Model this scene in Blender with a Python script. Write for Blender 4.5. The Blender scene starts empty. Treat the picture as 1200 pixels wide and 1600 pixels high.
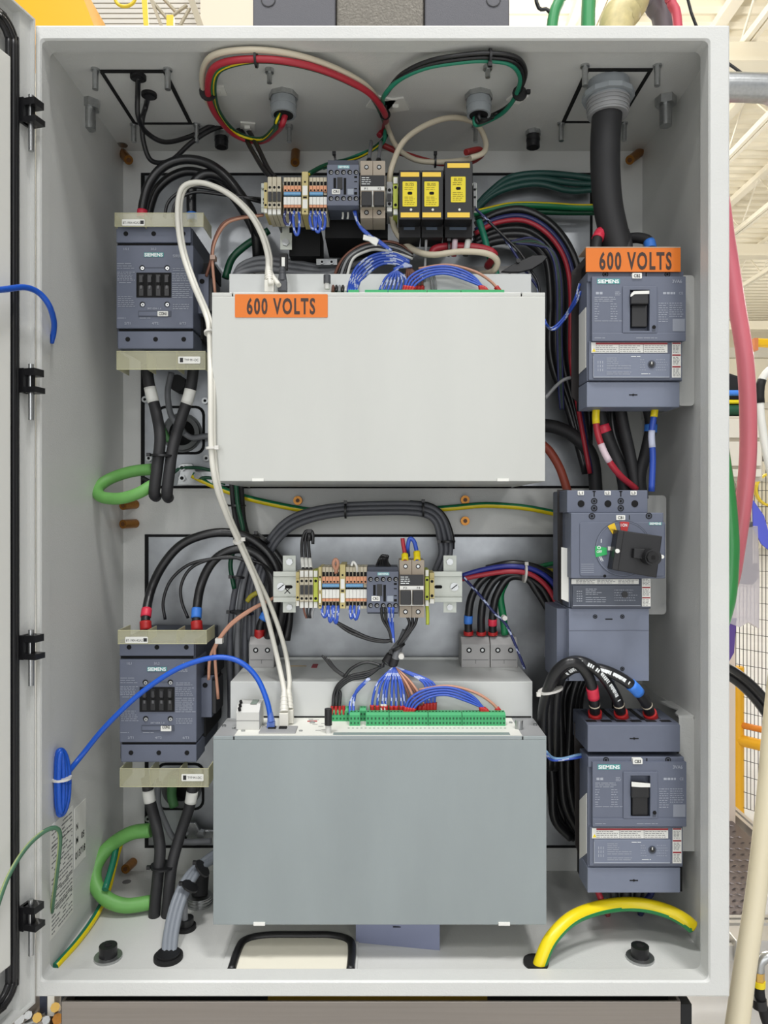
import bpy, math, random
from mathutils import Vector as V
random.seed(7)
PI = math.pi
sc = bpy.context.scene
col = sc.collection
# ------------------------------------------------------------------ camera
# the photograph was taken about 1.09 m in front of the cabinet's rim, 1.45 m above the floor
D, F, H = 1.0916, 1180.0, 1.45
cd = bpy.data.cameras.new('camera'); cam = bpy.data.objects.new('camera', cd); col.objects.link(cam)
cam.location = (0, -D, H); cam.rotation_euler = (PI/2, 0, 0)
cd.sensor_fit = 'VERTICAL'; cd.sensor_height = 32.0; cd.lens = F/1600*32.0
cd.clip_start = 0.02; cd.clip_end = 200
sc.camera = cam
# ------------------------------------------------------------------ light
w = bpy.data.worlds.new('hall_light'); sc.world = w; w.use_nodes = True
bg = w.node_tree.nodes['Background']; bg.inputs[0].default_value = (0.97, 0.985, 1.0, 1); bg.inputs[1].default_value = 0.5
def lamp(name, loc, target, size, sy, power, colr=(1, .99, .975)):
    l = bpy.data.lights.new(name, 'AREA'); l.shape = 'RECTANGLE'; l.size = size; l.size_y = sy
    l.energy = power; l.color = colr
    o = bpy.data.objects.new(name, l); col.objects.link(o); o.location = loc
    o.rotation_euler = (V(target)-V(loc)).to_track_quat('-Z', 'Y').to_euler()
    return o
lamp('bay_or_fill_lamp', (-2.6, -5.2, H+5.9), (0, 0, H), .55, .55, 125)
lamp('bay_or_fill_lamp', (2.8, -5.4, H+5.9), (0, 0, H), .55, .55, 125)
lamp('bay_or_fill_lamp', (.3, -6.6, H+6.2), (0, 0, H), .55, .55, 80)
lamp('bay_or_fill_lamp', (-4.5, -13, H+5.9), (0, 0, H), .8, .8, 300)  # far pair: unseen fill lamps added to brighten the back panel
lamp('bay_or_fill_lamp', (4.5, -13, H+5.9), (0, 0, H), .8, .8, 300)
lamp('bay_or_fill_lamp', (-1.3, -1.9, H+6.2), (-1.3, -1.9, 0), 1, 1, 430)  # overhead pair: fill lamps added so the floor bounces light upwards
lamp('bay_or_fill_lamp', (1.4, -2.4, H+6.2), (1.4, -2.4, 0), 1, 1, 430)
lamp('front_fill_light', (0, -9.5, H+.7), (0, 0, H), 7, 4, 430, (.97, .985, 1))  # frontal fill added to lift the cabinet's inside, no known source
def fill_bulb(loc, power):
    l = bpy.data.lights.new('bay_or_fill_lamp', 'POINT'); l.shadow_soft_size = .3; l.energy = power; l.color = (1, .98, .95)
    o = bpy.data.objects.new('bay_or_fill_lamp', l); col.objects.link(o); o.location = loc
for q in ((1.5, 7, H+5.2), (13, 9, H+5.2), (2, 14, H+5.2), (16, 18, H+5.2), (4, 21, H+5.2), (-6, 8, H+5.2)): fill_bulb(q, 1500)  # unseen point lights added to brighten the hall's roof
sc.view_settings.view_transform = 'Standard'; sc.view_settings.look = 'None'
sc.view_settings.gamma = 1; sc.view_settings.use_curve_mapping = False
sc.view_settings.exposure = -1.02
sc.cycles.diffuse_bounces = 8; sc.cycles.max_bounces = 14
# ------------------------------------------------------------------ helpers
def P(x, y, Y):
    s = (D+Y)/F
    return V(((x-600)*s, Y, H+(800-y)*s))
def C(x, y, Z):                       # the point of the level plane Z (relative to eye height)
    return P(x, y, Z/(800-y)*F-D)
def S(Y): return (D+Y)/F              # metres per photo pixel at depth Y
def lin(c):
    c = c/255.0
    return c/12.92 if c <= .04045 else ((c+.055)/1.055)**2.4
MATS = {}
def mat(name, rgb=0, rough=.5, metal=0., var=.0, vscale=30, bump=0., bscale=300, alpha=1, trans=0., emit=0, stretch=None, spec=.5, coat=0):
    if name in MATS: return MATS[name]
    m = bpy.data.materials.new(name); m.use_nodes = True; nt = m.node_tree; b = nt.nodes['Principled BSDF']
    c = (lin(rgb[0]), lin(rgb[1]), lin(rgb[2]), 1)
    b.inputs['Base Color'].default_value = c
    b.inputs['Roughness'].default_value = rough; b.inputs['Metallic'].default_value = metal
    b.inputs['Specular IOR Level'].default_value = spec
    if coat: b.inputs['Coat Weight'].default_value = coat; b.inputs['Coat Roughness'].default_value = .15
    if alpha < 1: b.inputs['Alpha'].default_value = alpha
    if trans: b.inputs['Transmission Weight'].default_value = trans
    if emit: b.inputs['Emission Color'].default_value = c; b.inputs['Emission Strength'].default_value = emit
    tc = nt.nodes.new('ShaderNodeTexCoord'); src = tc.outputs['Object']
    if stretch:
        mp = nt.nodes.new('ShaderNodeMapping'); mp.inputs['Scale'].default_value = stretch
        nt.links.new(src, mp.inputs[0]); src = mp.outputs[0]
    if var:
        n = nt.nodes.new('ShaderNodeTexNoise'); n.inputs['Scale'].default_value = vscale; n.inputs['Detail'].default_value = 4
        r = nt.nodes.new('ShaderNodeMapRange'); r.inputs['From Min'].default_value = .3; r.inputs['From Max'].default_value = .7
        r.inputs['To Min'].default_value = 1-var; r.inputs['To Max'].default_value = 1+var
        h = nt.nodes.new('ShaderNodeHueSaturation'); h.inputs['Color'].default_value = c
        nt.links.new(src, n.inputs['Vector']); nt.links.new(n.outputs['Fac'], r.inputs['Value'])
        nt.links.new(r.outputs[0], h.inputs['Value']); nt.links.new(h.outputs[0], b.inputs['Base Color'])
    if bump:
        n = nt.nodes.new('ShaderNodeTexNoise'); n.inputs['Scale'].default_value = bscale; n.inputs['Detail'].default_value = 3
        bp = nt.nodes.new('ShaderNodeBump'); bp.inputs['Strength'].default_value = bump; bp.inputs['Distance'].default_value = .001
        nt.links.new(src, n.inputs['Vector']); nt.links.new(n.outputs['Fac'], bp.inputs['Height']); nt.links.new(bp.outputs[0], b.inputs['Normal'])
    MATS[name] = m; return m
PAINT = mat('light_grey_paint', (205, 206, 203), .38, var=.02, vscale=8, bump=.35, bscale=420)
ZINC = mat('galvanised_sheet', (156, 159, 162), .38, .85, var=.12, vscale=26, bump=.10, bscale=60)
ALU = mat('bare_aluminium_cover', (186, 187, 182), .45, .35, var=.035, vscale=9, bump=.05, bscale=900, stretch=(1, 1, .2))
ALU_DIM = mat('dimmed_cover_metal', (148, 156, 157), .45, .5, var=.05, vscale=12, bump=.06, bscale=700, stretch=(1, 1, .25))  # lower drive's cover: its dim reflection painted in as a darker metal
ALU2 = mat('matt_sheet_metal', (200, 202, 200), .45, .3, var=.03, vscale=14)
STEEL = mat('zinc_plated_steel', (176, 178, 178), .3, .9, var=.08, vscale=200)
STAIN = mat('brushed_stainless', (150, 143, 136), .35, .8, var=.05, vscale=30, stretch=(.1, 1, 8))
COPPER = mat('yellow_chromated_screw', (164, 112, 52), .34, .8, var=.1, vscale=200)
SIE = mat('blue_grey_plastic', (96, 102, 118), .52, var=.02, vscale=60, bump=.1, bscale=2000)
SIE2 = mat('blue_grey_plastic_light', (113, 120, 137), .5, var=.02, vscale=60, bump=.1, bscale=2000)
SIED = mat('blue_grey_plastic_dark', (70, 75, 88), .55)
PRINT = mat('pale_print', (160, 165, 175), .6)
TEAL = mat('teal_logo_field', (66, 148, 146), .5)
WPRINT = mat('white_print', (232, 236, 236), .5)
BLK = mat('black_plastic', (24, 24, 26), .38, bump=.05, bscale=1500)
BLKM = mat('black_matt', (16, 16, 18), .7)
HOLE = mat('dark_recess', (7, 7, 8), .9)
RUB = mat('black_cable_jacket', (26, 26, 28), .36, coat=.15, bump=.05, bscale=900)
SLEEVE = mat('black_heat_shrink', (36, 36, 38), .6)
GCAB = mat('grey_cable_jacket', (118, 120, 124), .45)
WCAB = mat('white_patch_cable', (216, 214, 204), .42)
BCAB = mat('blue_patch_cable', (22, 84, 190), .35)
CREAM = mat('cream_cable_jacket', (206, 196, 174), .45)
REDC = mat('red_wire_jacket', (172, 42, 56), .4)
REDT = mat('red_tape', (222, 52, 78), .45)
REDF = mat('red_ferrule', (176, 34, 34), .45)
BLUT = mat('blue_tape', (62, 128, 222), .45)
BLUW = mat('blue_wire_jacket', (50, 84, 182), .38)
NAVY = mat('dark_blue_wire', (38, 44, 96), .4)
YEL = mat('yellow_wire_jacket', (232, 208, 20), .35)
GRN = mat('green_wire_jacket', (22, 118, 72), .4)
DGRN = mat('dark_green_wire', (12, 74, 48), .4)
LGRN = mat('light_green_cable', (104, 164, 84), .5, var=.05, vscale=60)
TEALW = mat('teal_green_wire', (34, 128, 100), .4)
BRN = mat('brown_wire_jacket', (112, 70, 54), .45)
PINKW = mat('pinkish_tan_wire', (190, 140, 116), .45)
STRIPE = mat('pale_wire_stripe', (176, 186, 214), .45)
ORC = mat('orange_brown_cable', (142, 62, 44), .5)
LABEL = mat('white_label', (226, 226, 220), .5)
INK = mat('black_ink', (28, 28, 30), .6)
GINK = mat('grey_ink', (120, 120, 120), .6)
RINK = mat('dark_red_ink', (150, 44, 52), .6)
ORANGE = mat('orange_warning_sign', (212, 110, 16), .5)
TIE = mat('natural_nylon', (214, 212, 206), .5)
BEIGE = mat('beige_terminal_plastic', (190, 182, 160), .5)
TBRN = mat('fuse_holder_beige', (164, 152, 136), .5)
TORG = mat('orange_terminal_plastic', (214, 150, 112), .5)
TBLU = mat('light_blue_bridge', (94, 146, 186), .45)
TGY = mat('green_yellow_terminal', (176, 186, 66), .5)
OCHRE = mat('ochre_end_clamp', (186, 172, 116), .5)
CONG = mat('green_plug_connector', (60, 160, 102), .5)
CONGD = mat('dark_green_gap', (22, 84, 52), .6)
YSIGN = mat('yellow_fuse_label', (232, 212, 30), .45)
YINK = mat('olive_ink', (132, 120, 20), .6)
GOLD = mat('brass_pin', (206, 168, 90), .35, .7)
CLEAR = mat('smoky_clear_shield', (196, 194, 164), .25, alpha=.42)
CLEARE = mat('clear_shield_edge', (206, 204, 168), .35, alpha=.75)
GLAND = mat('grey_gland_plastic', (150, 156, 160), .5)
LTGREY = mat('light_grey_plastic', (196, 196, 192), .5)
MIDGREY = mat('mid_grey_plastic', (150, 151, 152), .5)

class MB:
    def __init__(s): s.v = []; s.f = []; s.m = []; s.mats = []; s.sm = []
    def mi(s, m):
        if m not in s.mats: s.mats.append(m)
        return s.mats.index(m)
    def add(s, vs, fs, m, smooth=False):
        b = len(s.v); s.v += [V(q) for q in vs]
        for f in fs:
            s.f.append([b+i for i in f]); s.m.append(s.mi(m)); s.sm.append(smooth)
        return s
    def box(s, a, b, m):
        x0, x1 = sorted((a[0], b[0])); y0, y1 = sorted((a[1], b[1])); z0, z1 = sorted((a[2], b[2]))
        vs = [(x0,y0,z0),(x1,y0,z0),(x1,y1,z0),(x0,y1,z0),(x0,y0,z1),(x1,y0,z1),(x1,y1,z1),(x0,y1,z1)]
        return s.add(vs, [(0,3,2,1),(4,5,6,7),(0,1,5,4),(1,2,6,5),(2,3,7,6),(3,0,4,7)], m)
    def pb(s, x0, y0, x1, y1, Yf, Yb, m):      # box whose front face fills a photo rectangle at depth Yf
        a = P(x0, y0, Yf); b = P(x1, y1, Yf)
        return s.box((a.x, Yf, a.z), (b.x, Yb, b.z), m)
    def rbox(s, x0, y0, x1, y1, Yf, Yb, r, m, n=4):  # the same with rounded corners of r pixels
        pts = []
        for cx, cy, a0 in ((x1-r, y0+r, -90), (x1-r, y1-r, 0), (x0+r, y1-r, 90), (x0+r, y0+r, 180)):
            for k in range(n+1):
                a = math.radians(a0+90*k/n); pts.append((cx+r*math.cos(a), cy+r*math.sin(a)))
        return s.prism(pts, Yf, Yb, m)
    def prism(s, pts, Yf, Yb, m):              # polygon of photo pixels at Yf, extruded straight back
        fr = [P(x, y, Yf) for x, y in pts]; n = len(fr)
        ar = sum(fr[i].x*fr[(i+1) % n].z-fr[(i+1) % n].x*fr[i].z for i in range(n))
        if ar < 0: fr.reverse()
        bk = [V((q.x, Yb, q.z)) for q in fr]
        return s.add(fr+bk, [list(range(n)), list(range(2*n-1, n-1, -1))]+[(i, i+n, (i+1) % n+n, (i+1) % n) for i in range(n)], m)
    def ring(s, outer, inner, Yf, Yb, m):      # frame between two closed pixel outlines with as many points
        n = len(outer); o = [P(x, y, Yf) for x, y in outer]; i_ = [P(x, y, Yf) for x, y in inner]
        ob = [V((q.x, Yb, q.z)) for q in o]; ib = [V((q.x, Yb, q.z)) for q in i_]
        fs = []
        for k in range(n):
            j = (k+1) % n
            fs += [(k, j, n+j, n+k), (k, 2*n+k, 2*n+j, j), (n+k, n+j, 3*n+j, 3*n+k), (2*n+k, 3*n+k, 3*n+j, 2*n+j)]
        return s.add(o+i_+ob+ib, fs, m)
    def prismX(s, pts, x0, x1, m):             # profile of (Y, Z) extruded along X (world)
        n = len(pts); a = [V((x0, y, z)) for y, z in pts]; b = [V((x1, y, z)) for y, z in pts]
        return s.add(a+b, [list(range(n))[::-1], list(range(n, 2*n))]+[(i, (i+1) % n, (i+1) % n+n, i+n) for i in range(n)], m)
    def cyl(s, p0, p1, r, m, seg=12, r1=None, smooth=True):
        p0 = V(p0); p1 = V(p1); d = (p1-p0).normalized(); r1 = r if r1 is None else r1
        u = d.orthogonal().normalized(); v = d.cross(u)
        a = [p0+(u*math.cos(2*PI*k/seg)+v*math.sin(2*PI*k/seg))*r for k in range(seg)]
        b = [p1+(u*math.cos(2*PI*k/seg)+v*math.sin(2*PI*k/seg))*r1 for k in range(seg)]
        s.add(a+b, [(i, (i+1) % seg, (i+1) % seg+seg, i+seg) for i in range(seg)], m, smooth)
        s.add(a, [list(range(seg))[::-1]], m); s.add(b, [list(range(seg))], m); return s
    def pc(s, x, y, r, Yf, Yb, m, seg=12, **k):     # disc facing the camera side; r in pixels
        c = P(x, y, Yf); return s.cyl(c, (c.x, Yb, c.z), r*S(Yf), m, seg, **k)
    def annulus(s, x, y, r0, r1, Yf, Yb, m, seg=24):
        o = [(x+r1*math.cos(2*PI*k/seg), y+r1*math.sin(2*PI*k/seg)) for k in range(seg)]
        i = [(x+r0*math.cos(2*PI*k/seg), y+r0*math.sin(2*PI*k/seg)) for k in range(seg)]
        return s.ring(o, i, Yf, Yb, m)
    def tube(s, pts, r, m, seg=8, split=None, twist=None, n=6, smoothpath=True):
        q = smooth(pts, n) if smoothpath else [V(p) for p in pts]
        rings = []; N = len(q); t = [(q[min(i+1, N-1)]-q[max(i-1, 0)]).normalized() for i in range(N)]
        u = t[0].orthogonal().normalized(); L = 0; Ls = []
        for i in range(N):
            if i: L += (q[i]-q[i-1]).length
            Ls.append(L)
            u = (u-t[i]*u.dot(t[i])).normalized(); v = t[i].cross(u)
            rr = r(i/(N-1)) if callable(r) else r
            rings.append([q[i]+(u*math.cos(2*PI*k/seg)+v*math.sin(2*PI*k/seg))*rr for k in range(seg)])
        b = len(s.v)
        for R in rings: s.v += R
        for i in range(N-1):
            for k in range(seg):
                j = (k+1) % seg; mm = m
                if split:
                    nn = (rings[i][k]+rings[i][j]+rings[i+1][k]+rings[i+1][j])/4-(q[i]+q[i+1])/2
                    if nn.normalized().dot(split[0]) > split[2]: mm = split[1]
                if twist:
                    ph = (k/seg+Ls[i]/(twist[1]*2.2)) % 1.0
                    if ph < twist[2]*.75: mm = STRIPE
                s.f.append([b+i*seg+k, b+i*seg+j, b+(i+1)*seg+j, b+(i+1)*seg+k]); s.m.append(s.mi(mm)); s.sm.append(True)
        s.f.append([b+k for k in range(seg)][::-1]); s.m.append(s.mi(m)); s.sm.append(False)
        s.f.append([b+(N-1)*seg+k for k in range(seg)]); s.m.append(s.mi(m)); s.sm.append(False)
        return s
    def text(s, string, x, y, hpx, Y, m, wpx=None, bold=0., align='CENTER', rot=0, depth=.0003, right=None, up=None, org=None, wm=None):
        # lettering of cap height hpx pixels, centred on (x, y) at depth Y, facing the viewer's side
        vs, fs, x0, x1, h = glyphs(string, bold)
        k = hpx*S(Y)/h
        kx = k if wpx is None else wpx*S(Y)/(x1-x0)
        if wm: kx = wm/(x1-x0)
        o = org or P(x, y, Y); R = right or V((math.cos(rot), 0, math.sin(rot))); U = up or V((-math.sin(rot), 0, math.cos(rot)))
        mid = (x0+x1)/2 if align == 'CENTER' else x0
        s.add([o+R*((p.x-mid)*kx)+U*((p.y-h/2)*k) for p in vs], fs, m)
        return s
    def rows(s, x0, y0, x1, y1, n, Y, m, th=.9, fill=.75, wl=(3, 12), seed=1):
        rd = random.Random(seed)
        for i in range(n):
            y = y0+(y1-y0)*(i+.5)/n; x = x0; end = x0+(x1-x0)*rd.uniform(fill, 1)
            while x < end-1:
                wd = min(rd.uniform(*wl), end-x)
                a = P(x, y-th/2, Y); b = P(x+wd, y+th/2, Y)
                s.add([(a.x, Y, b.z), (b.x, Y, b.z), (b.x, Y, a.z), (a.x, Y, a.z)], [(0, 1, 2, 3)], m)
                x += wd+1.2
        return s
    def mesh(s, name, off=None):
        me = bpy.data.meshes.new(name); off = off or V((0, 0, 0))
        me.from_pydata([tuple(p-off) for p in s.v], [], s.f)
        for m in s.mats: me.materials.append(m)
        me.polygons.foreach_set('material_index', s.m); me.polygons.foreach_set('use_smooth', s.sm)
        me.update(); return me
GC = {}
def glyphs(string, bold):
    key = (string, bold)
    if key not in GC:
        cu = bpy.data.curves.new('t', 'FONT'); cu.body = string; cu.size = 1; cu.offset = bold; cu.resolution_u = 3; cu.space_character = 1.22 if string == '600 VOLTS' else 1
        o = bpy.data.objects.new('t', cu); me = bpy.data.meshes.new_from_object(o)
        vs = [v.co.copy() for v in me.vertices]; fs = [list(p.vertices) for p in me.polygons]
        bpy.data.objects.remove(o); bpy.data.meshes.remove(me); bpy.data.curves.remove(cu)
        GC[key] = (vs, fs, min(v.x for v in vs), max(v.x for v in vs), .69)
    return GC[key]
def smooth(pts, n=6):
    p = [V(q) for q in pts]
    if len(p) < 3: return p
    p = [p[0]*2-p[1]]+p+[p[-1]*2-p[-2]]; out = []
    for i in range(1, len(p)-2):
        a, b, c, d = p[i-1:i+3]
        for k in range(n):
            t = k/n
            out.append(.5*((2*b)+(c-a)*t+(2*a-5*b+4*c-d)*t*t+(3*b-a-3*c+d)*t**3))
    out.append(p[-2]); return out
def seg_of(pts, t0, t1, n=6):                  # the stretch of a smoothed path between two fractions of its length
    q = smooth(pts, 12); L = [0]
    for i in range(1, len(q)): L.append(L[-1]+(q[i]-q[i-1]).length)
    def at(t):
        l = t*L[-1]
        for i in range(1, len(q)):
            if L[i] >= l: return q[i-1].lerp(q[i], (l-L[i-1])/max(1e-9, L[i]-L[i-1]))
        return q[-1]
    return [at(t0+(t1-t0)*k/n) for k in range(n+1)]
def setp(o, label, cat=None, group=None, kind=None):
    if label: o['label'] = label
    if cat: o['category'] = cat
    if group: o['group'] = group
    if kind: o['kind'] = kind
def base_of(mbs):
    vs = [v for mb in mbs for v in mb.v]
    xs = [v.x for v in vs]; ys = [v.y for v in vs]; zs = [v.z for v in vs]
    return V(((min(xs)+max(xs))/2, (min(ys)+max(ys))/2, min(zs)))
def bev(o, wdt, seg=2):
    if wdt:
        b = o.modifiers.new('bevel', 'BEVEL'); b.width = wdt; b.segments = seg; b.limit_method = 'ANGLE'; b.angle_limit = .7; b.harden_normals = False
class Thing:
    def __init__(s, name, label, cat, group=None, kind=None):
        s.a = (name, label, cat, group, kind); s.parts = []
    def part(s, name, mb, parent=None, label=None, bevel=0, kind=None):
        s.parts.append((name, mb, parent, label, bevel, kind)); return len(s.parts)-1
    def done(s):
        name, label, cat, group, kind = s.a
        root = bpy.data.objects.new(name, None); col.objects.link(root); root.empty_display_size = .02
        off = base_of([p[1] for p in s.parts]); root.location = off; setp(root, label, cat, group, kind)
        objs = []
        for nm, mb, par, lb, bv, kd in s.parts:
            o = bpy.data.objects.new(nm, mb.mesh(nm, off)); col.objects.link(o)
            o.parent = root if par is None else objs[par]
            setp(o, lb, None, None, kd); bev(o, bv); objs.append(o)
        return root
def solo(name, label, cat, mb, group=None, kind=None, bevel=0):
    off = base_of([mb]); o = bpy.data.objects.new(name, mb.mesh(name, off)); col.objects.link(o); o.location = off
    setp(o, label, cat, group, kind); bev(o, bevel); return o
def dup(root, delta, label=None, group=None, skip=()):
    def cp(o, par):
        c = o.copy(); col.objects.link(c); c.parent = par
        for ch in o.children:
            if ch.name.split('.')[0] not in skip: cp(ch, c)
        return c
    c = cp(root, None); c.location = root.location+V(delta)
    if label: c['label'] = label
    if group: c['group'] = group
    return c
def cable(label, pts, r, m, cat='cable', name='cable', group=None, seg=8, split=None, twist=None, bits=(), n=6):
    # bits: (part name, t0, t1, radius factor, material, label or None)
    mb = MB().tube(pts, r, m, seg, split, twist, n)
    if not bits: return solo(name, label, cat, mb, group)
    t = Thing(name, label, cat, group); t.part('jacket', mb)
    for nm, t0, t1, k, mm, lb in bits:
        if nm == 'printed_text':                 # small pale strokes along the outside of the jacket
            q = seg_of(pts, t0, t1, 40); pm = MB(); rd = random.Random(4)
            for i in range(0, 39):
                if rd.random() < .2: continue
                dv = (q[i+1]-q[i]).normalized(); sd = dv.cross(V((0, 1, 0))).normalized(); up_ = (V((0, -1, 0))-dv*V((0, -1, 0)).dot(dv)).normalized()
                o_ = q[i]+up_*(r+.0002); h_ = sd*r*.34; w_ = dv*(.0010+.0008*rd.random())
                pm.add([o_-h_-w_, o_+h_-w_, o_+h_*rd.uniform(.2, 1)+w_, o_-h_+w_], [(0, 1, 2, 3)], mm)
            t.part(nm, pm, kind='stuff'); continue
        q = seg_of(pts, t0, t1, 4)
        t.part(nm, MB().tube(q, r*k, mm, max(seg, 10), smoothpath=False), label=lb)
    return t.done()
ORD = ('first', 'second', 'third', 'fourth', 'fifth', 'sixth', 'seventh', 'eighth', 'ninth', 'tenth', 'eleventh', 'twelfth', 'thirteenth', 'fourteenth', 'fifteenth', 'sixteenth')
def PP(Y, *xy):                                 # pixel list -> points; entries (x, y) or (x, y, Y)
    return [P(q[0], q[1], q[2] if len(q) > 2 else Y) for q in xy]
def tie(label, p, d, r, m=None, group='cable ties', w=.0035, head=True):
    # strap around a bundle running along d at p, with a head
    d = V(d).normalized(); m = m or BLK; t = Thing('cable_tie', label, 'cable tie', group)
    t.part('strap', MB().cyl(V(p)-d*w/2, V(p)+d*w/2, r, m, 14))
    u = d.cross(V((0, 1, 0))); u = u.normalized() if u.length > .1 else V((1, 0, 0))
    c = V(p)+u*(r+.001)+V((0, -r*.4, 0))
    t.part('head', MB().box(c-V((.003, .0025, .003)), c+V((.003, .0025, .003)), m)); return t.done()
# ================================================================== the hall around the cabinet
CONC = mat('concrete_floor', (198, 198, 198), .45, var=.06, vscale=3)
HALLW = mat('cream_hall_paint', (226, 219, 200), .7)
DECKM = mat('cream_roof_deck_paint', (228, 221, 202), .6)
def st(name, mb, label=None, kind='structure', bevel=0):
    off = V((0, 0, 0)); o = bpy.data.objects.new(name, mb.mesh(name, off)); col.objects.link(o); o['kind'] = kind
    if label: o['label'] = label
    bev(o, bevel); return o
st('floor', MB().box((-14, -9, -.1), (24, 30, 0), CONC), 'pale concrete floor of the factory hall')
m_ = MB().box((-14, 29, 0), (24, 29.2, 9.2), HALLW)
st('wall_back', m_, 'cream far wall of the hall')
for k, (z0, z1, pr) in enumerate(((6.1, 6.5, .3), (4.1, 4.35, .2), (1.2, 1.35, .12))):
    st('trim_%d' % (k+1), MB().box((-14, 29-pr, H+z0), (24, 29.01, H+z1), mat('pale_trim_paint', (206, 202, 190), .6)), 'horizontal cream rail across the far wall')
# roof deck: trapezoid ribs running across
m_ = MB(); prof = []; y = 1.2
while y < 29.2:
    prof += [(y, H+7.56), (y+.16, H+7.56), (y+.2, H+7.63), (y+.32, H+7.63)]; y += .36
m_.prismX(prof+[(29.3, H+7.7), (1.1, H+7.7)], -14, 24, DECKM)
st('ceiling', m_, 'ribbed cream metal roof deck')
def joist(x, label):
    t = Thing('roof_joist', label, 'joist', 'steel joists under the roof')
    W_ = mat('cream_steel_paint', (224, 218, 202), .5)
    t.part('top_chord', MB().box((x-.09, 1.2, H+7.44), (x+.09, 29, H+7.56), W_))
    t.part('bottom_chord', MB().box((x-.08, 1.2, H+6.62), (x-.015, 29, H+6.72), W_).box((x+.015, 1.2, H+6.62), (x+.08, 29, H+6.72), W_))
    mb = MB(); y = 1.4; up = True
    while y < 28.5:
        a, b = (6.68, 7.5) if up else (7.5, 6.68)
        mb.cyl((x, y, H+a), (x, y+.85, H+b), .018, W_, 6); y += .85; up = not up
    t.part('web', mb, kind='stuff'); return t.done()
for k, (x, lb) in enumerate(((-4.3, 'pale roof joist seen through the gap over the cabinet left end'), (2.9, 'pale roof joist above the pale cable over the cabinet'), (5.15, 'steepest pale roof joist right of the cabinet, highest in the strip'),
                 (6.5, 'second pale roof joist from the top right of the cabinet'), (8.4, 'third pale roof joist from the top right of the cabinet'), (10.6, 'lowest pale roof joist right of the cabinet'))):
    joist(x, lb)
m_ = MB()
for y in (9.5, 17.5, 25):
    m_ = MB().box((-14, y, H+6.35), (24, y+.2, H+6.6), mat('cream_girder_paint', (216, 209, 190), .6))
    m_.box((-14, y-.06, H+6.3), (24, y+.26, H+6.36), MATS['cream_girder_paint'])
    solo('roof_girder', {9.5: 'nearest cream steel girder crossing the joists', 17.5: 'middle cream steel girder crossing the joists', 25: 'farthest cream steel girder crossing the joists'}[y], 'girder', m_, 'cream girders under the joists')
# things over the cabinet's left end
Y_ = 1.5
m_ = MB().prism([(20, -60), (108, -60), (147, 41), (147, 70), (20, 70)], Y_, Y_+.5, mat('orange_yellow_paint', (250, 176, 6), .4))
solo('crane_beam', 'orange yellow painted beam above the cabinet top left corner', 'beam', m_)
m_ = MB()
for k in range(12):
    m_.pb(100, -50+k*8, 330, -44+k*8, 3.2, 3.3, mat('white_siding', (222, 218, 208), .5)).pb(100, -44+k*8, 330, -42+k*8, 3.22, 3.3, mat('siding_gap', (176, 172, 164), .6))
solo('wall_panel', 'ribbed off white panel behind the yellow straps', 'panel', m_)
YST = mat('yellow_webbing', (226, 196, 48), .5)
cable('bright yellow webbing loop hanging above the cabinet', PP(1.2, (177, -20), (182, 4), (196, 10), (210, 2), (212, -20)), .005, YST, 'strap', 'lifting_strap')
t = Thing('lifting_strap', 'straight yellow strap with a plastic clip above the cabinet', 'strap')
t.part('webbing', MB().prism([(219, -30), (228, -30), (233, 60), (226, 60)], 1.2, 1.206, YST))
t.part('clip', MB().rbox(260, 23, 271, 46, 1.2, 1.215, 2, YST)); t.done()
t = Thing('ladder_truss', 'grey steel lattice truss leaning past the pale column', 'truss')
TR = mat('grey_truss_paint', (170, 162, 140), .5)
t.part('chord', MB().prism([(287, -20), (297, -20), (325, 60), (315, 60)], 2.0, 2.03, TR)); t.part('chord', MB().prism([(226, -20), (231, -20), (262, 60), (257, 60)], 2.0, 2.03, TR))
for a, b in (((236, 0), (262, 30)), ((262, 30), (292, 8)), ((262, 40), (300, 44)), ((250, -8), (276, 20)), ((276, 50), (296, 14))):
    t.part('lattice_bar', MB().cyl(P(*a, 2.015), P(*b, 2.015), .007, TR, 6))
t.done()
solo('hall_column', 'broad plain cream column left of the dark box', 'column', MB().box((P(313, 0, 2.8).x, 2.8, 0), (P(450, 0, 2.8).x, 3.2, H+7.4), mat('cream_column_paint', (236, 222, 200), .6)))
DG = mat('dark_grey_coated_steel', (84, 84, 90), .45, bump=.3, bscale=900); DGK = mat('dark_hammertone', (112, 108, 100), .35, .5, bump=.8, bscale=260, var=.15, vscale=350)
t = Thing('roof_unit', 'dark grey ventilation unit standing on top of the cabinet', 'ventilation unit')
zt = H+.7045
def ru(nm, x0, x1, m, yf, lab=None):
    a = P(x0, 0, yf); b = P(x1, 0, yf)
    return t.part(nm, MB().box((a.x, yf, zt), (b.x, .3, zt+.2), m), bevel=.002, label=lab)
ru('side_box', 395, 524, DG, .1); ru('side_box', 664, 796, DG, .1)
ru('middle_panel', 525, 663, DGK, .11, 'speckled grey middle panel')
t.part('round_knockout', MB().annulus(419, -1, 10, 11.5, .099, .1, BLK)); t.part('round_knockout', MB().annulus(771, -1, 10, 11.5, .099, .1, BLK)); t.done()
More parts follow.
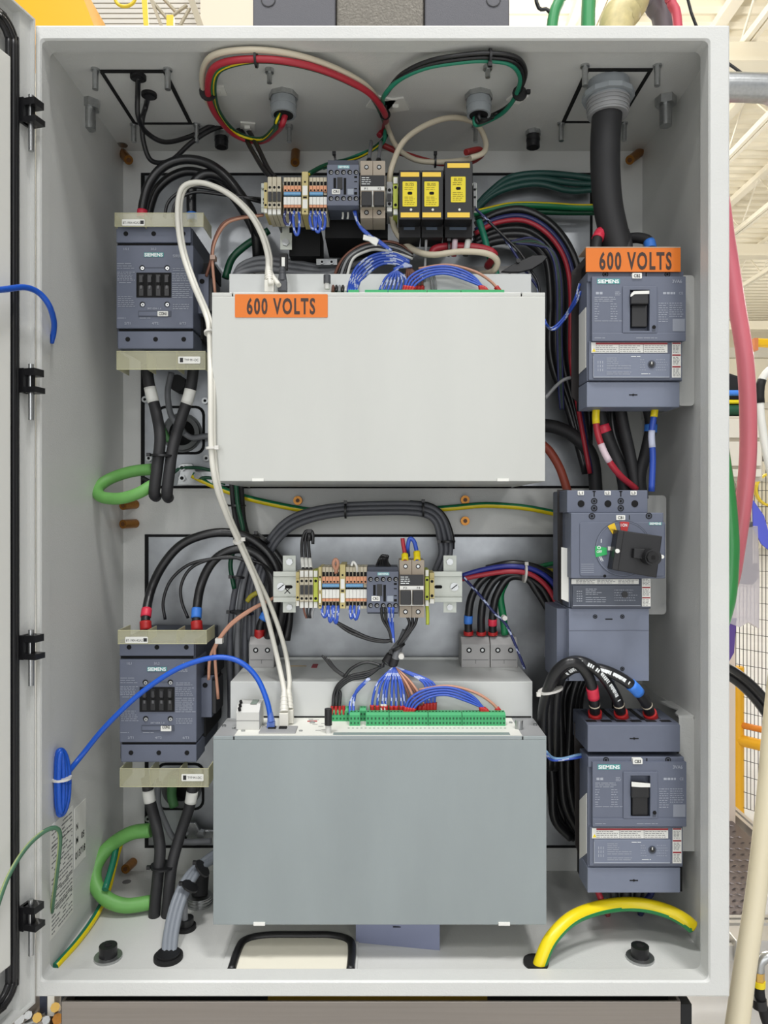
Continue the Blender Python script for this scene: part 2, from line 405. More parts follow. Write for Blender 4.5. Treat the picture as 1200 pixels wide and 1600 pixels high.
# cables leaving the cabinet's roof at the right
def up(label, pts, r, m, Y=.14, **k):
    q = [P(x, y, Y) for x, y in pts]; q += [q[-1]+V((0, .02, .25)), q[-1]+V((.01, .05, 1.2))]; q[0].z = zt+r*.3; return cable(label, q, r, m, **k)
up('slanting green hose rising behind the cabinet top edge', [(856, 60), (864, 30), (874, 0), (884, -40)], .009, mat('green_hose', (70, 150, 96), .35))
up('upright bright green hose rising behind the cabinet top edge', [(919, 60), (919, 30), (920, 0), (921, -40)], .0115, MATS['green_hose'])
up('thin black lead crossing behind the green hoses', [(874, 70), (866, 34), (856, 16), (836, -12)], .003, RUB)
up('thick pale yellow wrapped cable rising from the cabinet top', [(958, 60), (964, 36), (978, 14), (990, -30)], .028, mat('straw_cable', (206, 192, 140), .45, var=.12, vscale=80), seg=14)
up('thick grey cable rising beside the pale yellow one', [(1046, 60), (1036, 36), (1022, 8), (1008, -30)], .017, mat('grey_hose', (112, 106, 112), .5), Y=.2, seg=12)
up('pink red hose end above the cabinet top right corner', [(1063, 60), (1058, 30), (1049, 4), (1044, -30)], .008, mat('pink_red_hose', (204, 84, 100), .4), Y=.16)
# beyond the right side
t = Thing('metal_conduit', 'shiny bent metal conduit leaving the cabinet right side', 'conduit')
t.part('pipe', MB().tube([V((.490, .2, P(0, 137, .2).z)), P(1142, 137, .2)+V((.03, 0, 0)), P(1215, 145, .2), P(1262, 190, .2), P(1278, 260, .2), P(1280, 600, .2), P(1280, 1000, .2), P(1280, 1700, .2)], .0235, STEEL, 18))
t.part('locknut', MB().cyl(V((.5007, .2, P(0, 137, .2).z)), V((.510, .2, P(0, 137, .2).z)), .031, STEEL, 8, smooth=False)); t.done()
cable('thin black cable slanting down above the metal conduit', PP(.9, (1040, -200), (1080, 20), (1128, 88), (1150, 108), (1185, 132), (1230, 160), (1300, 260), (1330, 600), (1335, 1330)), .004, RUB)
HS = mat('pink_hose', (206, 108, 122), .45, coat=.2); HG = mat('green_pressure_hose', (52, 146, 76), .4, coat=.2)
cable('fat pink hose curving down outside the cabinet right side', PP(.42, (950, 180, .46), (1070, 215, .44), (1118, 280), (1136, 380), (1150, 470), (1164, 560), (1169, 650), (1167, 740), (1152, 850), (1138, 920), (1100, 1010), (1040, 1080, .44), (950, 1120, .46)), .0165, HS, 'hose', 'hose', seg=14)
cable('fat green hose bulging out beside the cabinet right side', PP(.385, (950, 540, .46), (1060, 580, .43), (1112, 650), (1131, 740), (1140, 820), (1141, 880), (1133, 950), (1100, 1030, .40), (1040, 1080, .46), (950, 1100, .5)), .0162, HG, 'hose', 'hose', seg=14)
cable('upper of two thick black cables curving away from the cabinet', PP(.4, (940, 1010, .47), (1070, 1022, .44), (1112, 1034), (1145, 1046), (1180, 1074), (1210, 1112), (1250, 1180), (1280, 1300), (1285, 1500), (1290, 1750)), .0075, RUB)
cable('lower of two thick black cables curving away from the cabinet', PP(.42, (940, 1025, .49), (1070, 1034, .46), (1110, 1044), (1145, 1060), (1178, 1090), (1206, 1130), (1240, 1200), (1262, 1320), (1266, 1500), (1270, 1730)), .0095, RUB)
t = Thing('tool_bag', 'black bag of coloured cable drums on the beige drawer unit', 'bag')
Yb = 1.7
t.part('bag_body', MB().prism([(1118, 575), (1158, 588), (1186, 610), (1192, 648), (1118, 648)], Yb+.06, Yb+.4, BLKM), bevel=.01)
for yy, m, r in ((614, BLUT, .011), (628, YEL, .008), (641, DGRN, .02)):
    t.part('rolled_tube', MB().cyl(P(1110, yy, Yb+.03), P(1190, yy, Yb+.03), r, m, 10))
t.part('yellow_patch', MB().prism([(1172, 592), (1183, 600), (1183, 612), (1172, 606)], Yb+.055, Yb+.06, YEL)); t.done()
t = Thing('drawer_unit', 'beige drawer unit under the black bag', 'cabinet')
BG = mat('beige_enamel', (200, 192, 176), .5)
t.part('body', MB().box((P(1090, 0, 1.7).x, 1.7, P(0, 752, 1.7).z), (P(1192, 0, 1.7).x, 2.2, P(0, 650, 1.7).z), BG), bevel=.004); t.part('pedestal', MB().box((P(1090, 0, 1.7).x, 1.72, 0), (P(1153, 0, 1.7).x, 2.18, P(0, 752, 1.7).z), mat('pinkish_beige_enamel', (206, 190, 174), .5)))
for a, b in ((655, 684), (690, 728), (733, 745)):
    t.part('drawer_front', MB().pb(1092, a, 1190, b, 1.685, 1.7, mat('beige_enamel_light', (214, 208, 194), .5)), bevel=.002)
t.done()
solo('power_strip', 'yellow rail with a small orange bracket on the far side of the hall', 'rail', MB().cyl(P(1178, 535, 4), P(1260, 540, 4), .03, mat('safety_yellow', (240, 190, 20), .4), 10).pb(1179, 528, 1185, 547, 3.97, 4.03, mat('orange_bracket', (214, 130, 80), .5)))
cable('white hose with a black end beside the black bag', PP(1.2, (1230, 560), (1192, 590), (1188, 640), (1200, 720), (1222, 800)), .012, LABEL, 'hose', 'hose', bits=(('end_cap', .2, .34, 1.12, BLKM, 'black end cap'),))
# fence panel of black wires in a yellow frame
t = Thing('fence_panel', 'black wire mesh fence panel in a yellow frame', 'fence')
Yp = 2.4; YF = mat('fence_yellow', (236, 176, 30), .45); WIRE = mat('black_fence_wire', (52, 46, 44), .5)
x0, x1 = P(1122, 0, Yp).x, P(1330, 0, Yp).x; z1, z0 = P(0, 720, Yp).z, .12
sl = .30                                        # the panel swings back as it goes right
def fp(u, z): return V((x0+(x1-x0)*u, Yp-1.3*u*(x1-x0), z))
m_ = MB()
for k in range(60): m_.cyl(fp(k/60, z0), fp(k/60, z1), .0016, WIRE, 4)
for k in range(22): m_.cyl(fp(0, z0+(z1-z0)*k/22), fp(1, z0+(z1-z0)*k/22), .0016, WIRE, 4)
t.part('wire_mesh', m_, kind='stuff')
t.part('top_rail', MB().cyl(fp(0, z1), fp(1, z1), .014, WIRE, 6)); t.part('bottom_rail', MB().cyl(fp(0, .42), fp(1, .42), .026, YF, 8)); t.part('post', MB().cyl(fp(.09, 0), fp(.09, .75), .03, YF, 8))
t.part('middle_rail', MB().cyl(fp(0, .49), fp(1, .49), .014, mat('orange_rail', (226, 136, 40), .5), 8)); t.done()
m_ = MB().annulus(1208, 765, 24, 27, 2.1, 2.12, YST)
solo('cable_coil', 'thin yellow coil hanging on the wire mesh fence', 'coil', m_)
m_ = MB().prism([(1176, 780), (1194, 806), (1206, 850), (1202, 860), (1190, 850), (1177, 825)], 1.5, 1.506, mat('blue_violet_cloth', (84, 92, 196), .7))
solo('cloth', 'blue violet cloth hanging on the fence', 'cloth', m_)
t = Thing('plastic_bag', 'clear plastic bag with dark parts hanging beside the green hose', 'bag')
PLS = mat('crumpled_clear_film', (206, 200, 206), .3, alpha=.55, bump=1, bscale=30)
t.part('film', MB().prism([(1140, 830), (1184, 822), (1187, 900), (1186, 982), (1170, 972), (1156, 980), (1140, 974)], 1.3, 1.33, PLS))
t.part('dark_bar', MB().prism([(1159, 830), (1176, 815), (1176, 880), (1159, 884)], 1.31, 1.325, mat('dark_grey_part', (88, 86, 92), .6)))
t.part('dark_block', MB().prism([(1150, 884), (1184, 880), (1184, 905), (1176, 914), (1152, 912)], 1.305, 1.32, MATS['dark_grey_part']))
t.part('hanging_cord', MB().cyl(P(1165, 824, 1.315), P(1168, 750, 1.715), .002, LABEL, 6))
t.part('tie_strap', MB().prism([(1139, 966), (1151, 966), (1147, 1020), (1138, 1036)], 1.302, 1.312, mat('violet_strap', (84, 60, 130), .6)), label='narrow violet strap hanging from the bag'); t.done()
# walkway frame and tread plate on the floor to the right
def fl(x, y, z=0.0):                            # point on a level plane z above the hall floor
    return C(x, y, z-H)
AL = mat('aluminium_profile', (196, 194, 190), .35, .7)
DM = mat('dark_tread_plate', (112, 104, 104), .4, .5)
m_ = MB(); q = [fl(1120, 1262, .30), fl(1190, 1322, .30), fl(1192, 1428, .30), fl(1120, 1428, .30)]
m_.add(q+[p-V((0, 0, .03)) for p in q], [(0, 1, 2, 3), (7, 6, 5, 4), (0, 4, 5, 1), (1, 5, 6, 2), (2, 6, 7, 3), (3, 7, 4, 0)], DM)
t = Thing('tread_plate', 'dark diamond tread plate framed by aluminium profiles', 'platform'); t.part('plate', m_)
m2 = MB(); rd = random.Random(3)
for i in range(16):
    for j in range(6):
        px_ = 1128+j*13+(i % 2)*6; py_ = 1290+i*9
        if (py_-1262)/60 < (px_-1120)/70+.15 or px_ > 1186: continue
        c = fl(px_, py_, .302); u = V((.011, .005*(1 if i % 2 else -1), 0)); v = V((-u.y, u.x, 0))*.22
        m2.add([c-u, c-v, c+u, c+v, c+V((0, 0, .003))], [(0, 1, 4), (1, 2, 4), (2, 3, 4), (3, 0, 4)], mat('worn_tread_edge', (92, 86, 86), .35, .6))
t.part('raised_tread', m2, kind='stuff'); t.done()
for a, b, r, lb in (((1118, 1243), (1214, 1328), .02, 'aluminium profile running diagonally along the tread plate'), ((1112, 1441), (1230, 1441), .022, 'upper level aluminium profile at the foot of the tread plate'), ((1112, 1478), (1160, 1476), .02, 'lower short aluminium profile under the tread plate')):
    p, q_ = fl(*a, .30), fl(*b, .30); d = (q_-p).normalized(); n = V((-d.y, d.x, 0)); t = Thing('aluminium_profile', lb, 'profile', 'aluminium frame profiles')
    def bar(off, wd, z0, z1):
        c0 = p+n*off; c1 = q_+n*off; vs = [c0-n*wd+V((0, 0, z0)), c0+n*wd+V((0, 0, z0)), c0+n*wd+V((0, 0, z1)), c0-n*wd+V((0, 0, z1))]
        vs += [v+(c1-c0) for v in vs]
        return MB().add(vs, [(0, 3, 2, 1), (4, 5, 6, 7), (0, 1, 5, 4), (1, 2, 6, 5), (2, 3, 7, 6), (3, 0, 4, 7)], AL)
    t.part('edge_rail', bar(r*.6, r*.35, -.03, .01)); t.part('edge_rail', bar(-r*.6, r*.35, -.03, .01)); t.part('core', bar(0, r*.35, -.03, 0)); t.done()
solo('bracket_block', 'light grey metal block on the profile behind the pale hose', 'block', MB().box(fl(1150, 1470, .33)+V((0, 0, -.06)), fl(1215, 1462, .33)+V((0, .05, 0)), AL), bevel=.003)
m_ = MB(); FH = mat('cream_flat_hose', (216, 206, 178), .5)
pts = [P(1236, 420, .36), P(1232, 700, .34), P(1222, 960, .30), P(1207, 1120, .26), P(1196, 1260, .22), P(1181, 1400, .18), P(1163, 1520, .14), P(1146, 1640, .1), P(1120, 1760, .06)]
m_.tube(pts, lambda t: .013+.006*t, FH, 14)
solo('flat_hose', 'broad cream coloured hose crossing the lower right corner', 'hose', m_)
t = Thing('hose_fitting', 'black hose with a yellow banded coupling at the lower right edge', 'hose')
t.part('hose', MB().tube(PP(.2, (1186, 1538), (1188, 1560), (1196, 1590), (1210, 1640), (1216, 1780)), .0085, BLKM, 12)); t.part('collar', MB().cyl(P(1186, 1560, .2), P(1187, 1574, .2), .012, BLK, 12))
t.part('yellow_band', MB().cyl(P(1186, 1532, .2), P(1186, 1541, .2), .0105, YEL, 12)); t.part('brass_nut', MB().cyl(P(1186, 1518, .2), P(1186, 1532, .2), .009, GOLD, 6, smooth=False))
t.part('steel_elbow', MB().tube(PP(.2, (1186, 1518), (1187, 1505), (1196, 1496), (1215, 1492)), .009, STEEL, 10)); t.done()
# machine base below the cabinet
t = Thing('machine_base', 'brushed stainless machine panel under the cabinet', 'machine base')
a = P(96, 1565, .03); b = P(1064, 1565, .03)
t.part('front_sheet', MB().box((a.x, .03, .15), (b.x, .034, a.z), STAIN), bevel=.001)
t.part('side_sheet', MB().box((a.x, .034, .15), (a.x+.004, .34, a.z), STAIN)); t.part('side_sheet', MB().box((b.x-.004, .034, .15), (b.x, .34, a.z), STAIN))
t.part('corner_edge', MB().box((b.x, .03, a.z-.05), (b.x+.016, .06, a.z-.004), BLKM), label='black corner edging')
t.part('foot', MB().box((a.x, .05, 0), (a.x+.06, .11, .15), BLKM)); t.part('foot', MB().box((b.x-.06, .05, 0), (b.x, .11, .15), BLKM))
zb = H-.7024; m_ = MB()
t.part('yellow_crossbar', MB().box((P(420, 0, .08).x, .07, zb-.09), (P(760, 0, .08).x, .11, zb-.003), mat('ochre_paint', (150, 122, 24), .5)), label='ochre yellow crossbar under the cabinet')
t.part('black_crossbar', MB().box((P(100, 0, .08).x, .07, zb-.09), (P(420, 0, .08).x, .11, zb-.002), BLKM)); t.part('black_crossbar', MB().box((P(760, 0, .08).x, .07, zb-.09), (P(1060, 0, .08).x, .11, zb-.002), BLKM))
t.done()
t = Thing('valve_cluster', 'small brass and chrome fittings below the open door', 'fittings')
for k, (x, y, r, m) in enumerate(((30, 1592, 8, STEEL), (44, 1586, 6, STEEL), (58, 1590, 7, GOLD), (86, 1574, 7, GOLD), (90, 1592, 8, COPPER), (72, 1594, 6, STEEL))):
    t.part('fitting', MB().cyl(P(x, y, .1), P(x+3, y+2, .2), r*S(.1), m, 8, smooth=False))
t.part('steel_arm', MB().cyl(P(40, 1600, .12), P(72, 1585, .12), .004, STEEL, 8)); t.part('dark_plate', MB().pb(62, 1556, 73, 1585, .12, .14, mat('navy_paint', (40, 48, 66), .5))); t.part('white_plate', MB().pb(74, 1556, 85, 1588, .12, .14, LABEL))
t.part('stand', MB().box((P(30, 0, .2).x, .15, 0), (P(95, 0, .2).x, .22, H-.703), STAIN)); t.done()

# ================================================================== the enclosure
XL, XR, ZT, ZB = -.5050, .5005, H+.7045, H-.7014
IL, IR, IT, IB = -.4985, .4940, H+.690, H-.686
E_ = Thing('electrical_enclosure', 'large light grey steel enclosure with its door open', 'cabinet')
E_.part('side_panel', MB().box((XL, .004, ZB), (IL, .352, ZT), PAINT), label='left side panel')
E_.part('side_panel', MB().box((IR, .004, ZB), (XR, .352, ZT), PAINT), label='right side panel')
E_.part('top_panel', MB().box((XL, .004, IT), (XR, .352, ZT), PAINT))
E_.part('bottom_panel', MB().box((XL, .004, ZB), (XR, .352, IB), PAINT))
E_.part('back_panel', MB().box((XL, .352, ZB), (XR, .36, ZT), PAINT))
# rolled rim: a flat face round the opening and a return flange going inwards
fx0, fx1, fz0, fz1 = -.4960, .4700, H-.6785, H+.6830
def rimq(a0, b0, a1, b1, y0, y1):
    return [V((a0, y0, b0)), V((a1, y0, b1))]
m_ = MB()
def rect(x0, x1, z0, z1, y, r=0., n=5):
    pts = []
    for cx, cz, a0 in ((x1-r, z1-r, 0), (x0+r, z1-r, 90), (x0+r, z0+r, 180), (x1-r, z0+r, 270)):
        for k in range(n+1):
            a = math.radians(a0+90*k/n); pts.append(V((cx+r*math.cos(a), y, cz+r*math.sin(a))))
    return pts
loops = [rect(XL, XR, ZB, ZT, .006, .001), rect(XL+.001, XR-.001, ZB+.001, ZT-.001, .001, .001), rect(XL+.003, XR-.003, ZB+.003, ZT-.003, 0, .001),
         rect(fx0-.0015, fx1+.002, fz0-.002, fz1+.002, 0, .006), rect(fx0, fx1, fz0, fz1, .003, .008), rect(fx0, fx1, fz0, fz1, .030, .010), rect(fx0-.0015, fx1+.0015, fz0-.0015, fz1+.0015, .0315, .010), rect(fx0-.003, fx1+.003, fz0-.003, fz1+.003, .030, .010), rect(fx0-.003, fx1+.003, fz0-.003, fz1+.003, .006, .01)]
n = len(loops[0])
m_.add([p for L in loops for p in L], [(i*n+k, i*n+(k+1) % n, (i+1)*n+(k+1) % n, (i+1)*n+k) for i in range(len(loops)-1) for k in range(n)], PAINT, False)
E_.part('front_rim', m_)
# recessed galvanised fields in the back panel, each in a black gasket
for (x0, y0, x1, y1, lw) in ((220, 270, 926, 763, 6), (226, 835, 960, 1325, 6)):
    Yk = .3505
    E_.part('gasket', MB().ring([(x0, y0), (x1, y0), (x1, y1), (x0, y1)], [(x0+lw, y0+4), (x1-4, y0+4), (x1-4, y1-4), (x0+lw, y1-4)], Yk, .353, HOLE), label='black gasket around a galvanised plate')
    E_.part('mounting_plate', MB().pb(x0+lw, y0+4, x1-4, y1-4, .3512, .3525, ZINC), label='galvanised mounting plate')
# gland plates cut in the roof
def roofplate(x0, x1, y0, y1):
    z = IT; w_ = .006
    m = MB()
    for a, b, c, d in ((x0-w_, x1+w_, y0-w_, y0), (x0-w_, x1+w_, y1, y1+w_), (x0-w_, x0, y0, y1), (x1, x1+w_, y0, y1)):
        m.box((a, c, z-.0025), (b, d, z+.001), HOLE)
    E_.part('gasket', m, label='black gasket on the roof panel')
    E_.part('gland_plate', MB().box((x0, y0, z-.0015), (x1, y1, z+.001), PAINT))
roofplate(-.4385, -.3460, .092, .243); roofplate(.3200, .4120, .088, .238)
# hand hole with a rubber edge in the floor
zf = IB
pts = [C(352, 1512, zf-H), C(362, 1480, zf-H), C(392, 1464, zf-H), C(450, 1463, zf-H), C(510, 1464, zf-H), C(540, 1478, zf-H), C(547, 1512, zf-H)]
pts = [V((-.2275, .03, zf)), V((-.2275, .085, zf)), V((-.221, .112, zf)), V((-.190, .125, zf)), V((-.13, .126, zf)), V((-.085, .125, zf)), V((-.056, .112, zf)), V((-.050, .085, zf)), V((-.050, .03, zf))]
E_.part('cover_plate', MB().box((-.245, .032, zf), (-.040, .140, zf+.002), PAINT), label='raised cover plate in the enclosure floor', bevel=.001)
E_.part('rubber_edge', MB().tube([p+V((0, 0, .003)) for p in pts], .0065, BLK, 12), label='black rubber edging of the floor opening')
E_.part('floor_opening', MB().box((-.223, .02, zf), (-.055, .121, zf+.0028), mat('white_paper', (232, 228, 212), .6)), label='pale surface inside the floor opening')
# chromated screws of the back panel
for (x, y) in ((465, 782), (465, 815), (727, 781), (727, 814)):
    E_.part('panel_screw', MB().pc(x, y, 7, .340, .352, COPPER, 14).pc(x, y, 3.4, .3395, .3405, mat('screw_socket', (96, 58, 24), .5), 6), label='copper coloured cap screw')
for (x, y, x2, y2) in ((212, 788, 192, 790), (212, 818, 192, 819), (190, 238, 201, 250), (1000, 238, 984, 250), (208, 1347, 196, 1358), (462, 236, 461, 254)):
    a = P(x, y, .35); b = P(x2, y2, .318)
    E_.part('panel_screw', MB().cyl(P(x, y, .352), b, .0085, COPPER, 12).cyl(b, b+(b-a)*.02, .0045, MATS['screw_socket'], 6), label='copper coloured cap screw')
# studs and nuts hanging from the roof
def drop(x, y, ln, r, nut=None, m=None, hexs=False):
    a = C(x, y, IT-H); m = m or STEEL
    mb = MB().cyl(a, a-V((0, 0, ln)), r, m, 10)
    if nut: mb.cyl(a, a-V((0, 0, nut[1])), nut[0], m, 6 if hexs else 12, smooth=not hexs)
    return mb
for (x, y) in ((149, 108), (262, 108), (209, 194), (307, 194), (914, 102), (1027, 102), (877, 192), (975, 192)):
    E_.part('threaded_stud', drop(x, y, .032, .0046, (.007, .003)), label='zinc stud under the roof')
for (x, y, ln) in ((421, 108, .022), (452, 196, .03), (762, 103, .018), (743, 196, .03)):
    E_.part('threaded_stud', drop(x, y, ln, .004, (.007, .006)), label='zinc stud under the roof')
for (x, y) in ((140, 158), (1040, 152)):
    E_.part('lifting_bolt', drop(x, y, .048, .010, (.017, .014), hexs=True), label='heavy zinc lifting bolt')
E_.part('lamp_glint', MB().cyl(C(191, 226, IT-H), C(191, 226, IT-H)-V((0, 0, .001)), .01, STEEL, 12))  # bright disc standing in for a lamp's reflection on the roof panel
# studs at the floor of the enclosure: black levelling plugs on washers
for (x, y, r) in ((169, 1497, .0135), (1000, 1498, .0135)):
    c = C(x, y, IB-H)
    E_.part('hex_bolt', MB().cyl(c, c+V((0, 0, .004)), .021, STEEL, 20).cyl(c+V((0, 0, .004)), c+V((0, 0, .02)), r, BLK, 14).cyl(c+V((0, 0, .02)), c+V((0, 0, .0205)), .006, HOLE, 6), label='black hex bolt on a zinc washer')
E_.part('locating_hole', MB().cyl(C(198, 1378, IB-H), C(198, 1378, IB-H)+V((0, 0, .0006)), .008, GINK, 14))
E_.part('side_screw', MB().cyl(P(80, 1456, .05), P(85, 1456, .05), .0045, COPPER, 10), label='copper coloured screw on the left side')
# rating label on the left side panel, printed rows
def sidebox(x, y0, y1, z0, z1, m, t_=.0006): return MB().box((x, y0, z0), (x+t_, y1, z1), m)
def WL(px, py):                                  # point on the inner face of the left side panel
    s = (IL)/(px-600)*1.0; Yw = s*F-D; return (Yw, H+(800-py)*s)
m_ = MB().box((IL, .035, H-.640), (IL+.0006, .118, H-.470), LABEL)
E_.part('rating_label', m_, label='white rating label with small grey print'); rd = random.Random(5)
m_ = MB()
for k in range(26):
    z = H-.478-k*.0062; y = .040
    while y < .112:
        wd = rd.uniform(.003, .014)
        if rd.random() < .8: m_.box((IL+.0006, y, z-.0014), (IL+.0009, min(y+wd, .114), z+.0006), GINK)
        y += wd+.002
for z in (-.505, -.575, -.60): m_.box((IL+.0006, .038, H+z), (IL+.001, .114, H+z+.0008), INK)
E_.part('printed_text', m_, kind='stuff')
E_.part('number_label', MB().box((IL, .124, H-.575), (IL+.0006, .170, H-.478), LABEL), label='small white label with serial digits')
m_ = MB()
for (s_, yy, zz, hh, ww) in (('013718', .146, -.556, .011, .040), ('05', .156, -.532, .010, .012), ('M', .133, -.532, .010, .008), ('N', .133, -.510, .010, .007)):
    m_.text(s_, 0, 0, hh/S(.1), .1, INK, bold=.02, org=V((IL+.001, yy, H+zz)), right=V((0, 1, 0)), up=V((0, 0, 1)), wm=ww)
E_.part('lettering', m_)
# small openings with round glands behind the contactors
def opening(x0, y0, x1, y1, gx, gy, Y=.3500):
    r = 11
    E_.part('gasket', MB().rbox(x0-4, y0-4, x1+4, y1+4, Y-.0002, .352, r+3, HOLE), label='black edge of a cable opening')
    E_.part('gland_plate', MB().rbox(x0, y0, x1, y1, Y-.0012, Y, r, ZINC), label='zinc gland plate')
    E_.part('gland_ring', MB().annulus(gx, gy, 20, 27, Y-.016, Y-.001, mat('dull_zinc', (92, 94, 94), .5, .6)).annulus(gx, gy, 20, 31, Y-.006, Y-.001, MATS['dull_zinc']), label='threaded zinc gland ring')
    E_.part('gland_bore', MB().pc(gx, gy, 20.5, Y-.0022, Y-.001, HOLE, 20))
opening(248, 638, 316, 706, 284, 676); opening(248, 1196, 315, 1262, 283, 1232)
# door, hinged at the left edge and swung out past square
hinge = V((-.5012, -.006, 0)); dd = V((-.258, -.966, 0)).normalized(); nn = V((-dd.y, dd.x, 0)); nn = nn if nn.x > 0 else -nn   # nn points to the cabinet side: the inner face
def DP(u, z, o): return hinge+dd*u+nn*o+V((0, 0, z))
def dbox(u0, u1, z0, z1, o0, o1, m, mb=None):
    vs = [DP(u, z, o) for z in (z0, z1) for (u, o) in ((u0, o0), (u1, o0), (u1, o1), (u0, o1))]
    return (mb or MB()).add(vs, [(0, 3, 2, 1), (4, 5, 6, 7), (0, 1, 5, 4), (1, 2, 6, 5), (2, 3, 7, 6), (3, 0, 4, 7)], m)
zt_, zb_ = H+.7085, H-.7060
dr = E_.part('door', dbox(.0, .98, zb_, zt_, -.022, -.018, PAINT), label='open light grey door seen nearly edge on')
m_ = MB()
for a in ((.0, .003, zb_, zt_), (.977, .98, zb_, zt_)): dbox(*a, -.02, 0, PAINT, m_)
dbox(.003, .977, zb_, zb_+.003, -.02, 0, PAINT, m_); dbox(.003, .977, zt_-.003, zt_, -.02, 0, PAINT, m_)
dbox(.003, .024, zb_+.003, zt_-.003, -.018, -.006, PAINT, m_)
E_.part('flange', m_, dr)
def dloop(u0, z0, z1, r, o):
    pts = [DP(.9, z1, o), DP(u0+r+.06, z1, o), DP(u0+r+.02, z1, o), DP(u0+r, z1, o)]
    for k in range(1, 6):
        a = math.radians(90+90*k/5); pts.append(DP(u0+r+r*math.cos(a), z1-r+r*math.sin(a), o))
    pts += [DP(u0, z1*.5+z0*.5+q, o) for q in (.5, .25, 0, -.25, -.5)]
    for k in range(0, 6):
        a = math.radians(180+90*k/5); pts.append(DP(u0+r+r*math.cos(a), z0+r+r*math.sin(a), o))
    pts += [DP(u0+r+.02, z0, o), DP(u0+r+.06, z0, o), DP(.9, z0, o)]; return pts
def dtube(u, z0, z1, r, o, rr, m): return MB().tube(dloop(u, z0, z1, r, o), rr, m, 8, n=3)
m_ = dtube(.0315, zb_+.028, zt_-.028, .030, -.006, .0045, BLK)
g = dtube(.0385, zb_+.034, zt_-.034, .026, -.004, .0042, BLK); m_.add(g.v, g.f, BLK, True)
g = dtube(.0455, zb_+.040, zt_-.040, .022, -.006, .0042, BLK); m_.add(g.v, g.f, BLK, True)
E_.part('gasket', m_, dr, label='black ribbed rubber seal of the door')
E_.part('stiffener', dbox(.052, .078, zb_+.085, zt_-.085, -.018, .004, LABEL), dr, label='white vertical stiffening rail', bevel=.002)
for yy in (183, 598, 1008, 1424):
    z = P(0, yy, -.01).z
    m_ = MB(); dbox(.006, .027, z-.017, z+.017, -.006, .002, BLK, m_); dbox(.004, .024, z+.007, z+.017, -.002, .018, BLK, m_); dbox(.004, .024, z-.017, z-.009, -.002, .020, BLK, m_); dbox(.012, .019, z-.012, z+.012, .0, .010, BLK, m_)
    h = E_.part('hinge', m_, label='black door hinge block')
    E_.part('hinge_pin', MB().cyl(DP(.016, z+.024, .006), DP(.016, z-.055, .006), .0038, STEEL, 10), h)
E_.done()
